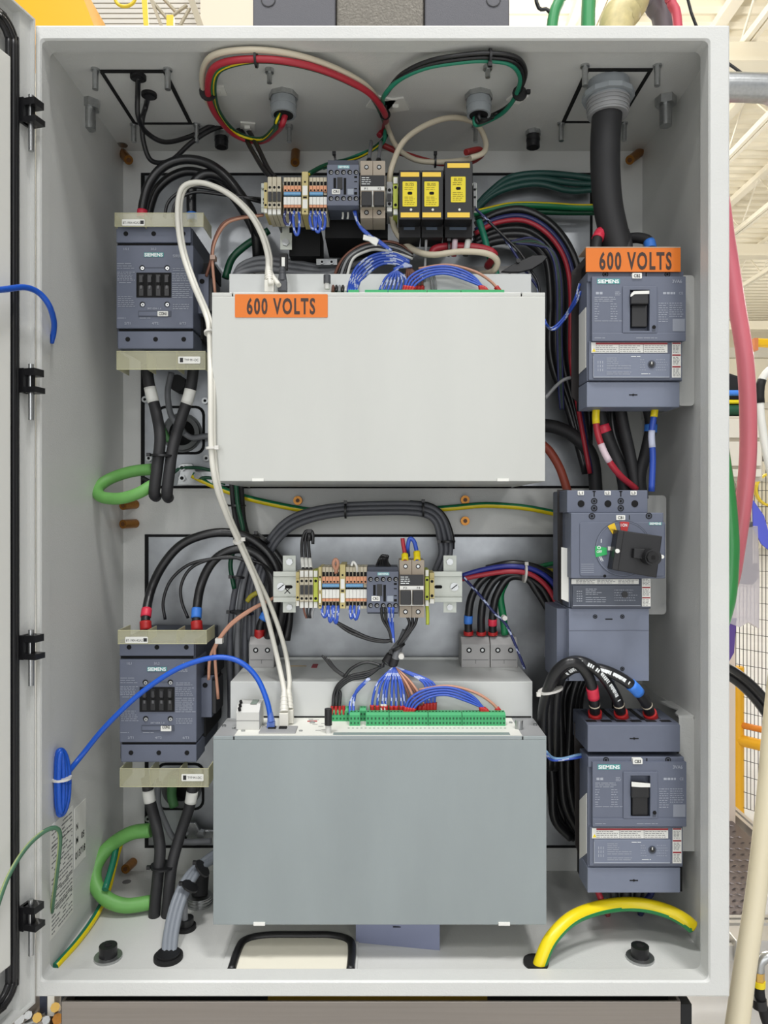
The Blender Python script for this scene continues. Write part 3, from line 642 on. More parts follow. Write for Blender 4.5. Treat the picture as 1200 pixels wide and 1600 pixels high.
# ================================================================== the two drives
def drive():
    t = Thing('servo_drive', 'lower large drive module with flat metal cover and green plugs', 'drive module')
    s0 = S(.05); zs = H-350*s0; zb = H-645*s0          # shelf and bottom
    xl, xr = P(333, 0, .05).x, P(854, 0, .05).x
    # front cover: bent sheet with returns
    t.part('front_cover', MB().box((xl, .05, zb), (xr, .0515, zs-.006), ALU_DIM).box((P(366, 0, .05).x, .05, zs-.006), (P(816, 0, .05).x, .0515, zs), ALU_DIM).box((xl, .05, zs-.006), (P(364.5, 0, .05).x, .0515, zs), ALU_DIM).box((P(817.5, 0, .05).x, .05, zs-.006), (xr, .0515, zs), ALU_DIM), bevel=.0008)
    t.part('side_wall', MB().box((xl, .0515, zb), (xl+.0015, .15, zs-.0015), ALU2)); t.part('side_wall', MB().box((xr-.0015, .0515, zb), (xr, .15, zs-.0015), ALU2))
    t.part('bottom_sheet', MB().box((xl+.0015, .0515, zb), (xr-.0015, .30, zb+.0015), ALU2))
    for xx in (405, 788): t.part('latch_tab', MB().pb(xx-9, 1442, xx+9, 1446.5, .0475, .05, LABEL), label='small pale latch tab at the bottom edge')
    W_ = mat('cream_printed_panel', (224, 224, 216), .45)
    t.part('top_shelf', MB().box((xl+.0015, .0515, zs-.0015), (xr-.0015, .15, zs-.0002), MIDGREY))
    t.part('connector_panel', MB().box((P(366, 0, .05).x, .0517, zs-.0002), (P(816, 0, .05).x, .1495, zs+.0006), W_), label='cream connector panel on the shelf')
    t.part('grey_strip', MB().box((P(520, 0, .05).x, .053, zs+.0006), (P(798, 0, .05).x, .066, zs+.0009), mat('blue_grey_strip', (128, 142, 140), .5)))
    # rear housing with its stepped top
    z2 = H-265*S(.15); a, b = P(360, 0, .15).x, P(832, 0, .15).x
    t.part('housing', MB().box((a, .15, zb), (b, .152, z2), ALU2).box((a, .152, z2-.0015), (b, .335, z2), ALU2).box((a, .152, zb), (a+.0015, .335, z2-.0015), ALU2).box((b-.0015, .152, zb), (b, .335, z2-.0015), ALU2), bevel=.0006)
    t.part('heat_sink', MB().box((a+.004, .16, zb+.01), (b-.004, .335, z2-.004), BLKM))
    t.part('dark_gap', MB().box((P(402, 0, .15).x, .1488, zs+.0008), (P(830, 0, .15).x, .15, zs+.003), HOLE))
    m_ = MB()
    for px, py, r in ((350, 1135, 3), (836, 1133, 3), (380, 1143, 3), (798, 1130, 2.6), (365, 1138, 2.4), (488, 1130, 4), (413, 1132, 4), (470, 1143, 2.5)):
        c = C(px, py, zs-H); m_.cyl(c, c+V((0, 0, .0022)), r*.0011, STEEL, 10)
    t.part('shelf_screw', m_)
    m_ = MB(); rd = random.Random(2)
    for k in range(38):
        px = 545+k*6.6; c = C(px, 1138.5, zs-H); m_.box((c.x-.0015, c.y-.001, zs+.0006), (c.x+.0015, c.y+.001, zs+.0010), GINK)
    for k in range(12):
        c = C(468+rd.random()*40, 1118+rd.random()*24, zs-H); m_.box((c.x-.004, c.y-.0008, zs+.0006), (c.x+.004, c.y+.0008, zs+.0009), GINK)
    t.part('printed_text', m_, kind='stuff')
    c = C(488, 1127.5, zs-H); t.part('red_print', MB().box((c.x-.008, c.y-.003, zs+.0006), (c.x+.008, c.y+.003, zs+.0009), REDF))
    # socket plate with two network ports
    c0, c1 = C(404, 1147, zs-H), C(465, 1138, zs-H)
    pl = t.part('port_plate', MB().box((c0.x, c0.y, zs+.0006), (c1.x, c1.y+.004, zs+.003), MIDGREY), bevel=.0008)
    for xx in (425, 442): c = C(xx, 1141, zs-H); t.part('port', MB().box((c.x-.006, c.y-.003, zs+.003), (c.x+.006, c.y+.006, zs+.005), HOLE), pl)
    # little terminal housing at the left
    c = C(369, 1141, zs-H); x0, y0 = c.x, c.y; wq = .036
    hs = t.part('terminal_housing', MB().prismX([(y0, zs+.0006), (y0, zs+.028), (y0+.012, zs+.038), (y0+.042, zs+.038), (y0+.042, zs+.0006)], x0, x0+wq, LTGREY), bevel=.0008)
    m_ = MB()
    for i in range(3): m_.cyl((x0+.005, y0+.003+i*.006, zs+.030+i*.004), (x0+.005, y0-.001+i*.006, zs+.0345+i*.004), .0024, HOLE, 8)
    t.part('clamp_hole', m_, hs); t.part('window', MB().box((x0+.020, y0+.010, zs+.0382), (x0+.030, y0+.036, zs+.0388), mat('dull_green_window', (120, 134, 124), .4)), hs)
    t.part('seam', MB().box((x0-.0002, y0-.0003, zs+.0145), (x0+wq, y0, zs+.0153), GINK), hs)
    # black capped service pin and knurled knob
    c = C(513, 1146, zs-H); sp = t.part('service_pin', MB().cyl(c, c+V((0, 0, .018)), .0045, LTGREY, 10)); t.part('cap', MB().cyl(c+V((0, 0, .013)), c+V((0, 0, .038)), .0058, BLK, 12), sp, label='black cap')
    c = C(811, 1139, zs-H); t.part('knurled_knob', MB().cyl(c, c+V((0, 0, .014)), .0062, STEEL, 14))
    # green plug connectors, two rows
    for (x0, x1, yb, yy) in ((518, 546, 1126, .128), (562, 572, 1126, .128), (577, 640, 1124, .132), (546, 562.5, 1134, .102), (572, 607.5, 1134, .102), (608.5, 668.5, 1134, .102), (669.5, 721.5, 1134, .102), (722.5, 790, 1134, .102)):
        z0 = zs+.0006; h = .017; xa, xb = P(x0, 0, yy).x, P(x1, 0, yy).x
        pc_ = t.part('plug_connector', MB().prismX([(yy, z0), (yy, z0+h), (yy+.004, z0+h+.003), (yy+.018, z0+h+.003), (yy+.018, z0)], xa, xb, CONG))
        m_ = MB(); n_ = max(2, int((xb-xa)/.0052))
        for i in range(n_):
            xx = xa+(i+.5)*(xb-xa)/n_
            m_.box((xx-.0013, yy-.0003, z0+.010), (xx+.0013, yy, z0+.0135), CONGD).box((xx-.0013, yy-.0003, z0+.003), (xx+.0013, yy, z0+.006), CONGD)
            m_.cyl((xx, yy+.011, z0+h+.0031), (xx, yy+.011, z0+h+.0034), .0016, HOLE, 6)
        t.part('terminal_hole', m_, pc_, kind='stuff')
    # power terminals on the sloping top
    Yt = .262
    for (x0, x1, lb) in ((721, 765.5, None), (766.5, 809, None), (389, 428, None)):
        zt = H-200*S(Yt); z1 = z2
        tb = t.part('power_terminal', MB().prismX([(Yt, z1), (Yt, H-(1007-800)*S(Yt)), (Yt+.012, H-(1007-800)*S(Yt)+.012), (Yt+.05, H-(1007-800)*S(Yt)+.012), (Yt+.05, z1)], P(x0, 0, Yt).x, P(x1, 0, Yt).x, mat('warm_grey_plastic', (160, 159, 158), .5)), bevel=.001)
        m_ = MB()
        for f in (.27, .74):
            xx = x0+(x1-x0)*f; m_.pc(xx, 1016, 4.2, Yt-.0006, Yt, HOLE, 12).pc(xx, 1016, 2.2, Yt-.0012, Yt-.0006, STEEL, 8)
        m_.pb(x0+2, 1030.5, x1-2, 1031.5, Yt-.0005, Yt, GINK).pb((x0+x1)/2-.5, 1031, (x0+x1)/2+.5, 1037, Yt-.0005, Yt, GINK)
        t.part('clamp_screw', m_, tb)
    # print on the rear top
    m_ = MB(); c = C(493, 1040, z2-H); m_.prismX([(c.y-.02, z2), (c.y-.02, z2+.0006), (c.y+.012, z2+.0006), (c.y+.012, z2)], c.x-.006, c.x+.004, RINK)
    m_.box((c.x-.045, c.y-.006, z2), (c.x-.016, c.y-.003, z2+.0006), mat('ochre_print', (170, 140, 70), .6))
    t.part('warning_print', m_)
    t.part('cable_tray_lip', MB().box((P(420, 0, .338).x, .336, z2-.004), (P(720, 0, .338).x, .341, z2+.004), ALU2))
    return t.done()
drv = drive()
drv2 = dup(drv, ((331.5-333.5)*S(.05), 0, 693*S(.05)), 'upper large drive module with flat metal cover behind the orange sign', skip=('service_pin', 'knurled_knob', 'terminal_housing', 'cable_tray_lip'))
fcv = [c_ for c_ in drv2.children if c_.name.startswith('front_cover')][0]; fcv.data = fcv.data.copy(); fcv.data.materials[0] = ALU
t = Thing('voltage_sign', 'orange 600 VOLTS sign stuck on the upper drive cover', 'sign')
t.part('plate', MB().rbox(367, 459.5, 512, 496, .0490, .05, 1.5, ORANGE)); t.part('lettering', MB().text('600 VOLTS', 439, 478.3, 23.5, .0487, mat('dark_brown_ink', (52, 28, 16), .5), wpx=107, bold=.03)); t.done()

# ================================================================== contactors on the left
def contactor():
    Y = .17
    t = Thing('contactor', 'blue grey contactor, upper one, marked CON1', 'contactor')
    t.part('body', MB().pb(183, 357, 301, 543, Y+.006, .345, SIED), bevel=.001)
    t.part('top_terminal_cover', MB().pb(181.5, 354, 298, 379, Y, Y+.06, SIE), bevel=.0012)
    t.part('face', MB().pb(181.5, 383, 302, 513, Y-.002, Y+.07, SIE), bevel=.0015)
    t.part('bottom_terminal_cover', MB().pb(184, 517.5, 302, 545, Y, Y+.06, SIE), bevel=.0012)
    t.part('slot', MB().pb(184, 378, 296, 384, Y+.003, Y+.006, HOLE)); t.part('slot', MB().pb(186, 512, 300, 518, Y+.003, Y+.006, HOLE))
    # side profile that narrows towards the back (seen obliquely from the right)
    a = P(302, 0, Y).x
    t.part('rear_body', MB().box((a-.02, Y+.05, P(0, 410, Y).z), (a+.004, .345, P(0, 520, Y).z), BLKM), bevel=.002)
    for (x, y) in ((196.5, 365), (240, 365), (286, 365), (199.5, 530), (243, 530), (287, 530)):
        t.part('clamp_hole', MB().pc(x, y, 3.7, Y-.0006, Y, HOLE, 14))
    Yf = Y-.0026
    wd = t.part('contact_window', MB().pb(213, 426, 267.5, 464.5, Yf-.0006, Yf+.0006, HOLE))
    m_ = MB()
    for k in range(4):
        x = 220.5+k*13.3
        m_.pb(x-3.4, 429, x+3.4, 462, Yf-.001, Yf-.0006, BLK).pb(x-2, 431, x+2, 441, Yf-.0035, Yf-.001, mat('dark_grey_contact', (58, 58, 60), .5)).pb(x-3.2, 441, x+3.2, 446, Yf-.002, Yf-.001, HOLE).pb(x-1.6, 446, x+1.6, 451, Yf-.002, Yf-.001, mat('dim_grey', (92, 92, 94), .5))
    t.part('contact_slide', m_, wd)
    for (x, y) in ((222, 418.5), (261, 418.5), (222.5, 475.5), (261, 475.5)):
        t.part('captive_screw', MB().pc(x, y, 4.2, Yf-.0003, Yf, HOLE, 14).pc(x+.4, y+.5, 2.9, Yf-.0012, Yf-.0003, STEEL, 12).pc(x+.4, y+.5, 1, Yf-.0014, Yf-.0012, HOLE, 8))
    t.part('marker_rail', MB().pb(216, 485.5, 267, 494.5, Yf-.0008, Yf, SIED).pb(217, 487, 245, 493, Yf-.0010, Yf-.0008, SIE))
    lb = t.part('marker', MB().rbox(246, 486, 262.5, 494, Yf-.0022, Yf-.0008, 1, LABEL), label='small white CON marker')
    t.part('logo_plate', MB().pb(225, 394.5, 255.5, 401.5, Yf-.0003, Yf, TEAL)); t.part('lettering', MB().text('SIEMENS', 240, 398, 5.2, Yf-.0006, WPRINT, wpx=28.5, bold=.03))
    m_ = MB()
    for s_, x, y, h in (('1/L1', 197, 389, 3.6), ('3/L2', 240, 389, 3.6), ('5/L3', 285, 389, 3.6), ('2/T1', 199, 505, 3.8), ('4/T2', 242.5, 505, 3.8), ('6/T3', 285.5, 505, 3.8), ('SIRIUS', 279, 400, 4.6), ('3RT1054-1..6', 241, 482, 2.8)):
        m_.text(s_, x, y, h, Yf-.0004, PRINT, bold=.01)
    t.part('lettering', m_)
    m_ = MB(); Yq = Yf-.0004
    m_.rows(183, 410, 211, 421, 3, Yq, PRINT, .8, seed=1).rows(183, 424, 211, 439, 6, Yq, PRINT, .8, wl=(2, 5), seed=2).rows(186, 440, 210, 443, 1, Yq, PRINT, .8).rows(184, 462, 212, 480, 6, Yq, PRINT, .8, wl=(2, 6), seed=3).rows(183, 496, 200, 498, 1, Yq, PRINT, .8).rows(218, 496, 240, 498, 1, Yq, PRINT, .8)
    m_.rows(270, 418, 300, 424, 2, Yq, PRINT, .8, seed=4).rows(269, 426, 301, 440, 5, Yq, PRINT, .8, wl=(2, 6), seed=5).rows(269, 442, 301, 466, 8, Yq, PRINT, .8, seed=6).rows(270, 474, 301, 484, 3, Yq, PRINT, .9, wl=(2, 6), seed=7)
    m_.pb(217, 417.8, 265, 418.6, Yf-.0002, Yf, SIED)
    t.part('printed_text', m_, kind='stuff')
    # clear terminal shields: front plate, ends and dividers
    for (x0, x1, y0, y1, e, nm, dv) in ((179, 318, 333, 353.5, -1, 'clear shield over the top terminals', (225, 271)), (182, 321, 549, 577, 1, 'clear shield under the bottom terminals', (229, 275))):
        Ys = Y-.012
        sh = t.part('terminal_shield', MB().pb(x0, y0, x1, y1, Ys, Ys+.0012, CLEAR), label=nm)
        m_ = MB()
        m_.pb(x0, y0, x0+1.4, y1, Ys+.0012, Ys+.06, CLEARE).pb(x1-1.4, y0, x1, y1, Ys+.0012, Ys+.06, CLEARE)
        for d in dv: m_.pb(d, y0, d+1.2, y1, Ys+.0012, Ys+.05, CLEARE)
        m_.pb(x0, y0-.6, x1, y0+.3, Ys-.0002, Ys+.0014, CLEARE).pb(x0, y1-.5, x1, y1+.5, Ys-.0002, Ys+.0014, CLEARE)
        t.part('shield_edge', m_, sh)
        if e < 0: t.part('maker_label', MB().rbox(190.5, 342.5, 226, 352.5, Ys-.0006, Ys, 1.5, LABEL).text('BT-1904-4GA2', 205, 348, 3.6, Ys-.0009, INK, wpx=26).pb(219, 344.5, 224.5, 350, Ys-.0008, Ys-.0006, INK), sh, label='white printed label')
        else: t.part('maker_label', MB().rbox(278.5, 557, 313, 568, Ys-.0006, Ys, 1.5, LABEL).text('TYP M1-DC', 299, 562.5, 3.8, Ys-.0009, INK, wpx=22).pb(281, 559, 286, 566, Ys-.0008, Ys-.0006, INK), sh, label='white printed label')
    # stepped flap of the shield at the right and the auxiliary switch block
    Ya = Y+.03
    ax = t.part('auxiliary_block', MB().pb(309, 428, 326, 490, Ya, Ya+.06, SIE).pb(326, 434, 333, 486, Ya+.004, Ya+.06, BLK), bevel=.001)
    t.part('clamp_hole', MB().pc(315.5, 439.5, 4, Ya-.0006, Ya, HOLE, 12), ax); t.part('black_relay', MB().pb(318, 411, 334, 432, Ya+.02, Ya+.08, BLKM), ax)
    return t.done()
con1 = contactor()
con2 = dup(con1, (5*S(.17), 0, -646*S(.17)), 'blue grey contactor, lower one, marked CON2, crossed by a blue cable')
def marker(text, x, y, h, wpx, Y, label): solo('marker_text', label, 'marking', MB().text(text, x, y, h, Y, INK, wpx=wpx, bold=.02))
marker('CON1', 254.3, 490, 4.6, 12, .1645, 'black CON1 lettering on the upper contactor marker')
marker('CON2', 259.3, 1136, 4.6, 12, .1645, 'black CON2 lettering on the lower contactor marker')

# ================================================================== breakers on the right
def qr(m_, x0, y0, x1, y1, Y, m, n=9, seed=3):   # a square of unreadable specks, not a code
    m_.pb(x0, y0, x1, y1, Y, Y+.0003, m)
    return m_
def sticker_rows(t, ox, oy, Y, x0=922, xr=1047, y0=535, y1=553, red=True, ycol=(553, 590)):
    st_ = t.part('warning_sticker', MB().pb(x0+ox+2, y0+oy, 1043+ox, y0+oy+16, Y, Y+.0008, LABEL), label='white warning sticker with small print')
    m_ = MB()
    if red: m_.pb(x0+ox+9, y0+oy+.3, 1043+ox, y0+oy+3.3, Y-.0003, Y, RINK)
    for k in range(3): m_.rows(x0+ox+9+k*38, y0+oy+4, x0+ox+44+k*38, y0+oy+15.5, 4, Y-.0003, GINK, .8, seed=k+4, wl=(2, 6))
    for k in (1, 2): m_.pb(x0+ox+7+k*38, y0+oy+3, x0+ox+7.6+k*38, y0+oy+16, Y-.0003, Y, GINK)
    m_.prism([(x0+ox+3, y0+oy+14.5), (x0+ox+6, y0+oy+9), (x0+ox+9, y0+oy+14.5)], Y-.0003, Y, YEL)
    t.part('printed_text', m_, st_, kind='stuff')
    sv = t.part('side_sticker', MB().pb(1050+ox, y0+oy, 1064+ox, y0+oy+55, Y, Y+.0008, LABEL), label='narrow white sticker with small print')
    m_ = MB()
    for k in range(3):
        m_.pb(1050.5+ox, y0+oy+k*18.3+.3, 1063.5+ox, y0+oy+k*18.3+2.6, Y-.0003, Y, RINK).rows(1051.5+ox, y0+oy+k*18.3+4, 1063+ox, y0+oy+k*18.3+16.5, 6, Y-.0003, GINK, .8, wl=(2, 5), seed=k+9)
    t.part('printed_text', m_, sv, kind='stuff')
def rating_panel(t, ox, oy, Y, m, red=False):
    pn = t.part('rating_panel', MB().pb(927+ox, 553+oy, 1047+ox, 590+oy, Y, Y+.01, m), bevel=.0006)
    m_ = MB(); Yq = Y-.0003
    m_.pb(927+ox, 588.6+oy, 1046+ox, 590+oy, Y-.0004, Y, PRINT).pb(927+ox, 556+oy, 927.8+ox, 588+oy, Y-.0004, Y, PRINT)
    m_.rows(948+ox, 558+oy, 968+ox, 570+oy, 4, Yq, PRINT, .8, seed=1).rows(948+ox, 570+oy, 986+ox, 577+oy, 2, Yq, PRINT, .9, fill=.95, seed=2).rows(948+ox, 580+oy, 988+ox, 586+oy, 2, Yq, PRINT, .9, fill=.95, seed=3)
    for r_ in range(3):
        for c_ in range(3): m_.pb(934+c_*3.6+ox, 564+r_*6+oy, 935+c_*3.6+ox, 568+r_*6+oy, Yq, Y, PRINT)
    m_.rows(986+ox, 556+oy, 1004+ox, 558+oy, 1, Yq, WPRINT, 1, seed=3).rows(1000+ox, 560+oy, 1010+ox, 580+oy, 5, Yq, PRINT, .8, wl=(1, 3)).rows(1025+ox, 560+oy, 1044+ox, 580+oy, 5, Yq, PRINT, .8, wl=(1, 3), seed=8).rows(1002+ox, 583+oy, 1020+ox, 585+oy, 1, Yq, WPRINT, .9)
    t.part('printed_text', m_, pn, kind='stuff')
    t.part('setting_dial', MB().pc(1018.5+ox, 569+oy, 6.2, Y-.001, Y, SIED, 18).pc(1018.5+ox, 569+oy, 4, Y-.0022, Y-.001, BLK, 14).pb(1017.8+ox, 565+oy, 1019.2+ox, 569+oy, Y-.0026, Y-.0022, LABEL), pn)
def screwhole(m_, x, y, r, Y): return m_.annulus(x, y, r*.75, r, Y-.0006, Y, HOLE, 16).pc(x, y, r*.76, Y-.0002, Y, SIED, 14).pc(x, y, r*.4, Y-.0008, Y-.0002, HOLE, 6)
def breaker(ox, oy, label, mark, up_):
    Y = .080
    t = Thing('circuit_breaker', label, 'circuit breaker')
    t.part('case', MB().pb(917+ox, 425+oy, 1066+ox, 596+oy, Y+.006, .135, SIE), bevel=.0015); t.part('rear_body', MB().pb(918+ox, 426+oy, 1065+ox, 634+oy, .1355, .205, BLKM))
    t.part('upper_frame', MB().pb(918+ox, 424+oy, 1068+ox, 440+oy, Y+.002, Y+.02, SIE), bevel=.0012)
    # raised operating face with the toggle well left open
    fx = [(925, 440, 1071, 452), (925, 452, 984, 517), (1016, 452, 1071, 517), (925, 517, 1071, 532)]
    m_ = MB()
    m_.ring([(925+ox, 432+oy), (1071.5+ox, 432+oy), (1071.5+ox, 532+oy), (925+ox, 532+oy)], [(984.5+ox, 453+oy), (1015+ox, 453+oy), (1015+ox, 517+oy), (984.5+ox, 517+oy)], Y-.004, Y+.02, SIE)
    t.part('face', m_)
    t.part('toggle_surround', MB().ring([(973+ox, 447+oy), (1027+ox, 447+oy), (1027+ox, 520+oy), (973+ox, 520+oy)], [(984.5+ox, 453+oy), (1015+ox, 453+oy), (1015+ox, 517+oy), (984.5+ox, 517+oy)], Y-.0065, Y-.004, SIE), bevel=.0008)
    t.part('lower_lip', MB().pb(925+ox, 520+oy, 1071.5+ox, 533+oy, Y-.006, Y-.004, SIE), bevel=.0008)
    wl = t.part('toggle_well', MB().pb(984+ox, 452+oy, 1015.5+ox, 518+oy, Y+.010, Y+.012, HOLE))
    yt = 455 if up_ else 468
    t.part('toggle', MB().pb(987+ox, yt+4+oy, 1012+ox, yt+56+oy-(0 if up_ else 4), Y-.002, Y+.01, BLK).pb(986+ox, yt+1+oy, 1014+ox, yt+20+oy, Y-.012, Y+.01, BLK), bevel=.0015)
    t.part('toggle_stripe', MB().prism([(985.5+ox, yt+9+oy), (985.5+ox, yt+5+oy), (990+ox, yt+oy), (1014.5+ox, yt-1+oy), (1014.5+ox, yt+4+oy), (992+ox, yt+4.5+oy)] if up_ else [(986+ox, yt+2+oy), (986+ox, yt-5+oy), (1015+ox, yt-2.5+oy), (1015+ox, yt+3+oy), (1000+ox, yt+3+oy)], Y-.0135, Y-.0121, LABEL), label='white stripe on the toggle')
    t.part('test_button', MB().pc(1022+ox, 511+oy, 3, Y-.0075, Y-.0065, HOLE, 10).pb(1019+ox, 513+oy, 1024+ox, 517+oy, Y-.0072, Y-.0065, SIED))
    t.part('logo_plate', MB().pb(933+ox, 435.5+oy, 968.5+ox, 443.5+oy, Y-.0044, Y-.004, TEAL)); t.part('lettering', MB().text('SIEMENS', 950.7+ox, 439.6+oy, 5.4, Y-.0047, WPRINT, wpx=33, bold=.03).text('3VA6', 1058+ox, 439.5+oy, 5, Y-.0047, PRINT, wpx=15, bold=.01).text('CE', 1064+ox, 458+oy, 4, Y-.0047, PRINT, wpx=6))
    m_ = MB(); Yq = Y-.0043
    m_.rows(931+ox, 455+oy, 946+ox, 461+oy, 1, Yq, PRINT, 4, wl=(3, 5)).rows(961+ox, 455+oy, 970+ox, 462+oy, 3, Yq, PRINT, .8)
    m_.rows(929+ox, 463+oy, 966+ox, 472+oy, 3, Yq, PRINT, .8, seed=11).rows(929+ox, 473+oy, 937+ox, 500+oy, 7, Yq, PRINT, .9, wl=(2, 5), seed=12).rows(954+ox, 473+oy, 966+ox, 500+oy, 7, Yq, PRINT, .9, wl=(2, 5), seed=13).rows(929+ox, 500+oy, 972+ox, 503+oy, 1, Yq, PRINT, .9, fill=1)
    m_.rows(1036+ox, 455+oy, 1060+ox, 461+oy, 1, Yq, PRINT, 3.4, wl=(3, 5)).rows(1029+ox, 472+oy, 1044+ox, 504+oy, 9, Yq, PRINT, .9, wl=(2, 6), seed=15).rows(1046+ox, 472+oy, 1070+ox, 496+oy, 7, Yq, PRINT, .9, wl=(1, 5), seed=16)
    m_.rows(929+ox, 527+oy, 950+ox, 529+oy, 1, Y-.0063, PRINT, .9).rows(994+ox, 527+oy, 1036+ox, 529+oy, 1, Y-.0063, PRINT, .9)
    m_.pb(1051+ox, 498+oy, 1070+ox, 517.5+oy, Yq, Y-.004, mat('greyed_print_patch', (134, 139, 150), .6))
    t.part('printed_text', m_, kind='stuff')
    t.part('case_screw', screwhole(MB(), 946+ox, 428.5+oy, 4.6, Y+.002)); t.part('case_screw', screwhole(MB(), 1043+ox, 428.5+oy, 4.6, Y+.002)); t.part('slit', MB().pb(1009+ox, 426+oy, 1010.5+ox, 433+oy, Y+.0012, Y+.002, HOLE))
    t.part('marker', MB().rbox(988+ox, 426.5+oy, 1003+ox, 435+oy, Y-.0055, Y+.002, 1, LABEL).text(mark, 995.5+ox, 430.8+oy, 4.6, Y-.0058, INK, wpx=10, bold=.02), label='small white %s marker' % mark)
    t.part('lower_case', MB().pb(920+ox, 533+oy, 1066+ox, 594+oy, Y+.001, Y+.02, SIE), bevel=.001)
    sticker_rows(t, ox, oy, Y); rating_panel(t, ox, oy, Y-.001, SIE2)
    tc = t.part('terminal_cover', MB().pb(917+ox, 597+oy, 1062+ox, 636+oy, Y+.004, .135, SIE2), bevel=.001)
    t.part('slit', MB().pb(983+ox, 616+oy, 996+ox, 617.6+oy, Y+.0035, Y+.004, HOLE).pc(989.5+ox, 616.8+oy, 1.8, Y+.0033, Y+.004, HOLE, 8), tc)
    # long white sticker on the left flank
    xq = P(917+ox, 0, Y+.006).x
    sd = t.part('flank_sticker', MB().add([V((xq-.0008, yy, z)) for yy, z in ((Y+.010, P(0, 480+oy, Y+.01).z), (Y+.052, P(0, 492+oy, Y+.05).z), (Y+.052, P(0, 584+oy, Y+.05).z), (Y+.010, P(0, 574+oy, Y+.01).z))]+[V((xq, yy, z)) for yy, z in ((Y+.010, P(0, 480+oy, Y+.01).z), (Y+.052, P(0, 492+oy, Y+.05).z), (Y+.052, P(0, 584+oy, Y+.05).z), (Y+.010, P(0, 574+oy, Y+.01).z))], [(0, 1, 2, 3), (4, 7, 6, 5), (0, 4, 5, 1), (1, 5, 6, 2), (2, 6, 7, 3), (3, 7, 4, 0)], LABEL), label='long white sticker on the flank')
    return t
tA = breaker(0, 0, 'upper grey breaker with a toggle, under the orange 600 VOLTS plate', 'CB2', True); tA.done()
t = Thing('voltage_sign', 'orange 600 VOLTS plate above the upper breaker', 'sign')
t.part('plate', MB().pb(915.5, 387, 1063.5, 424.5, .076, .078, ORANGE).pb(915.5, 385.6, 1063.5, 387.2, .0758, .12, mat('greyish_plate_edge', (170, 150, 130), .5))); t.part('lettering', MB().text('600 VOLTS', 993, 407.5, 25.5, .0757, MATS['dark_brown_ink'], wpx=113, bold=.03))
t.part('holder', MB().pb(930, 395, 1050, 424, .078, .16, BLKM)); t.done()
tC = breaker(1, 759, 'lower grey breaker with a toggle, above the yellow green cable', 'CB3', False)
Y = .080
tc = tC.part('upper_terminal_cover', MB().prismX([(Y+.003, P(0, 1176, Y).z), (Y+.003, P(0, 1134, Y).z), (Y+.012, P(0, 1132, Y).z), (.175, P(0, 1132, Y).z), (.175, P(0, 1176, Y).z)], P(919, 0, Y).x, P(1064, 0, Y).x, SIE), bevel=.001)
m_ = MB(); zt = P(0, 1132, Y).z
for k in range(6):
    c = P(929+k*23.6, 0, Y); m_.box((c.x-.008, Y+.014, zt), (c.x+.008, Y+.024, zt+.0006), HOLE)
for k in range(2):
    c = P(966.5+k*47, 0, Y); m_.box((c.x-.0035, Y+.026, zt), (c.x+.0035, .174, zt+.0006), HOLE)
m_.pb(984, 1153.2, 998, 1154.8, Y+.0025, Y+.003, HOLE).pc(991, 1154, 1.8, Y+.0023, Y+.003, HOLE, 8)
tC.part('slot', m_, tc)
m_ = MB()
for k in range(3):
    for j in range(8):
        c = P(941+k*47+j*2.6-10, 0, Y); m_.box((c.x-.0006, Y+.030, zt), (c.x+.0006, .165, zt+.001), SIED)
tC.part('ribbed_field', m_, tc, kind='stuff'); tC.done()
# middle breaker with a rotary drive
Y = .090
t = Thing('circuit_breaker', 'middle grey breaker with a black rotary drive and ON OFF dial, marked CB1', 'circuit breaker')
t.part('case', MB().pb(889, 766, 1012, 950, Y+.012, .215, SIE), bevel=.0015)
tt = t.part('terminal_block', MB().pb(886, 766, 1012, 801, Y+.004, .19, SIE), bevel=.001)
m_ = MB()
for x in (908, 950, 992): m_.pc(x, 787, 5.4, Y+.0034, Y+.004, HOLE, 16)
for x in (928.5, 970): screwhole(m_, x, 783, 5, Y+.004); screwhole(m_, x, 794, 5, Y+.004); m_.pb(x-.8, 767, x+.8, 776, Y+.0034, Y+.004, HOLE).pb(x-2.5, 767, x+2.5, 768.5, Y+.0034, Y+.004, HOLE)
t.part('clamp_hole', m_, tt)
for x, s_ in ((907.5, 'L1'), (949.5, 'L2'), (990, 'L3')): t.part('marker', MB().rbox(x-4.8, 767, x+4.8, 773.5, Y+.0030, Y+.004, .8, LABEL).text(s_, x, 770.3, 4, Y+.0027, INK, wpx=6, bold=.02), tt, label='small white %s marker' % s_)
fc = t.part('rotary_face', MB().prism([(892, 801), (1037, 801), (1037, 816), (1040, 816), (1040, 904), (892, 904)], Y-.010, Y+.03, SIE), bevel=.0015)
t.part('raised_field', MB().rbox(906, 816, 1038, 900, Y-.0116, Y-.010, 4, SIE), bevel=.0006)
t.part('dial_ring', MB().annulus(974, 857, 43, 44, Y-.0124, Y-.0116, SIED, 40).annulus(974, 857, 41.8, 43, Y-.0122, Y-.0116, SIE2, 40))
def sector(a0, a1, r0, r1, m, nm, lb):
    cx, cy = 974, 860; pts = []
    for k in range(5): a = math.radians(a0+(a1-a0)*k/4); pts.append((cx+r1*math.cos(a), cy-r1*math.sin(a)))
    for k in range(5): a = math.radians(a1+(a0-a1)*k/4); pts.append((cx+r0*math.cos(a), cy-r0*math.sin(a)))
    return t.part(nm, MB().prism(pts, Y-.0128, Y-.0116, m), label=lb)
o_ = sector(78, 97, 28, 45, REDF, 'on_field', 'red ON field'); t.part('lettering', MB().text('I ON', 975, 820.5, 4.6, Y-.0132, WPRINT, wpx=10, bold=.02), o_)
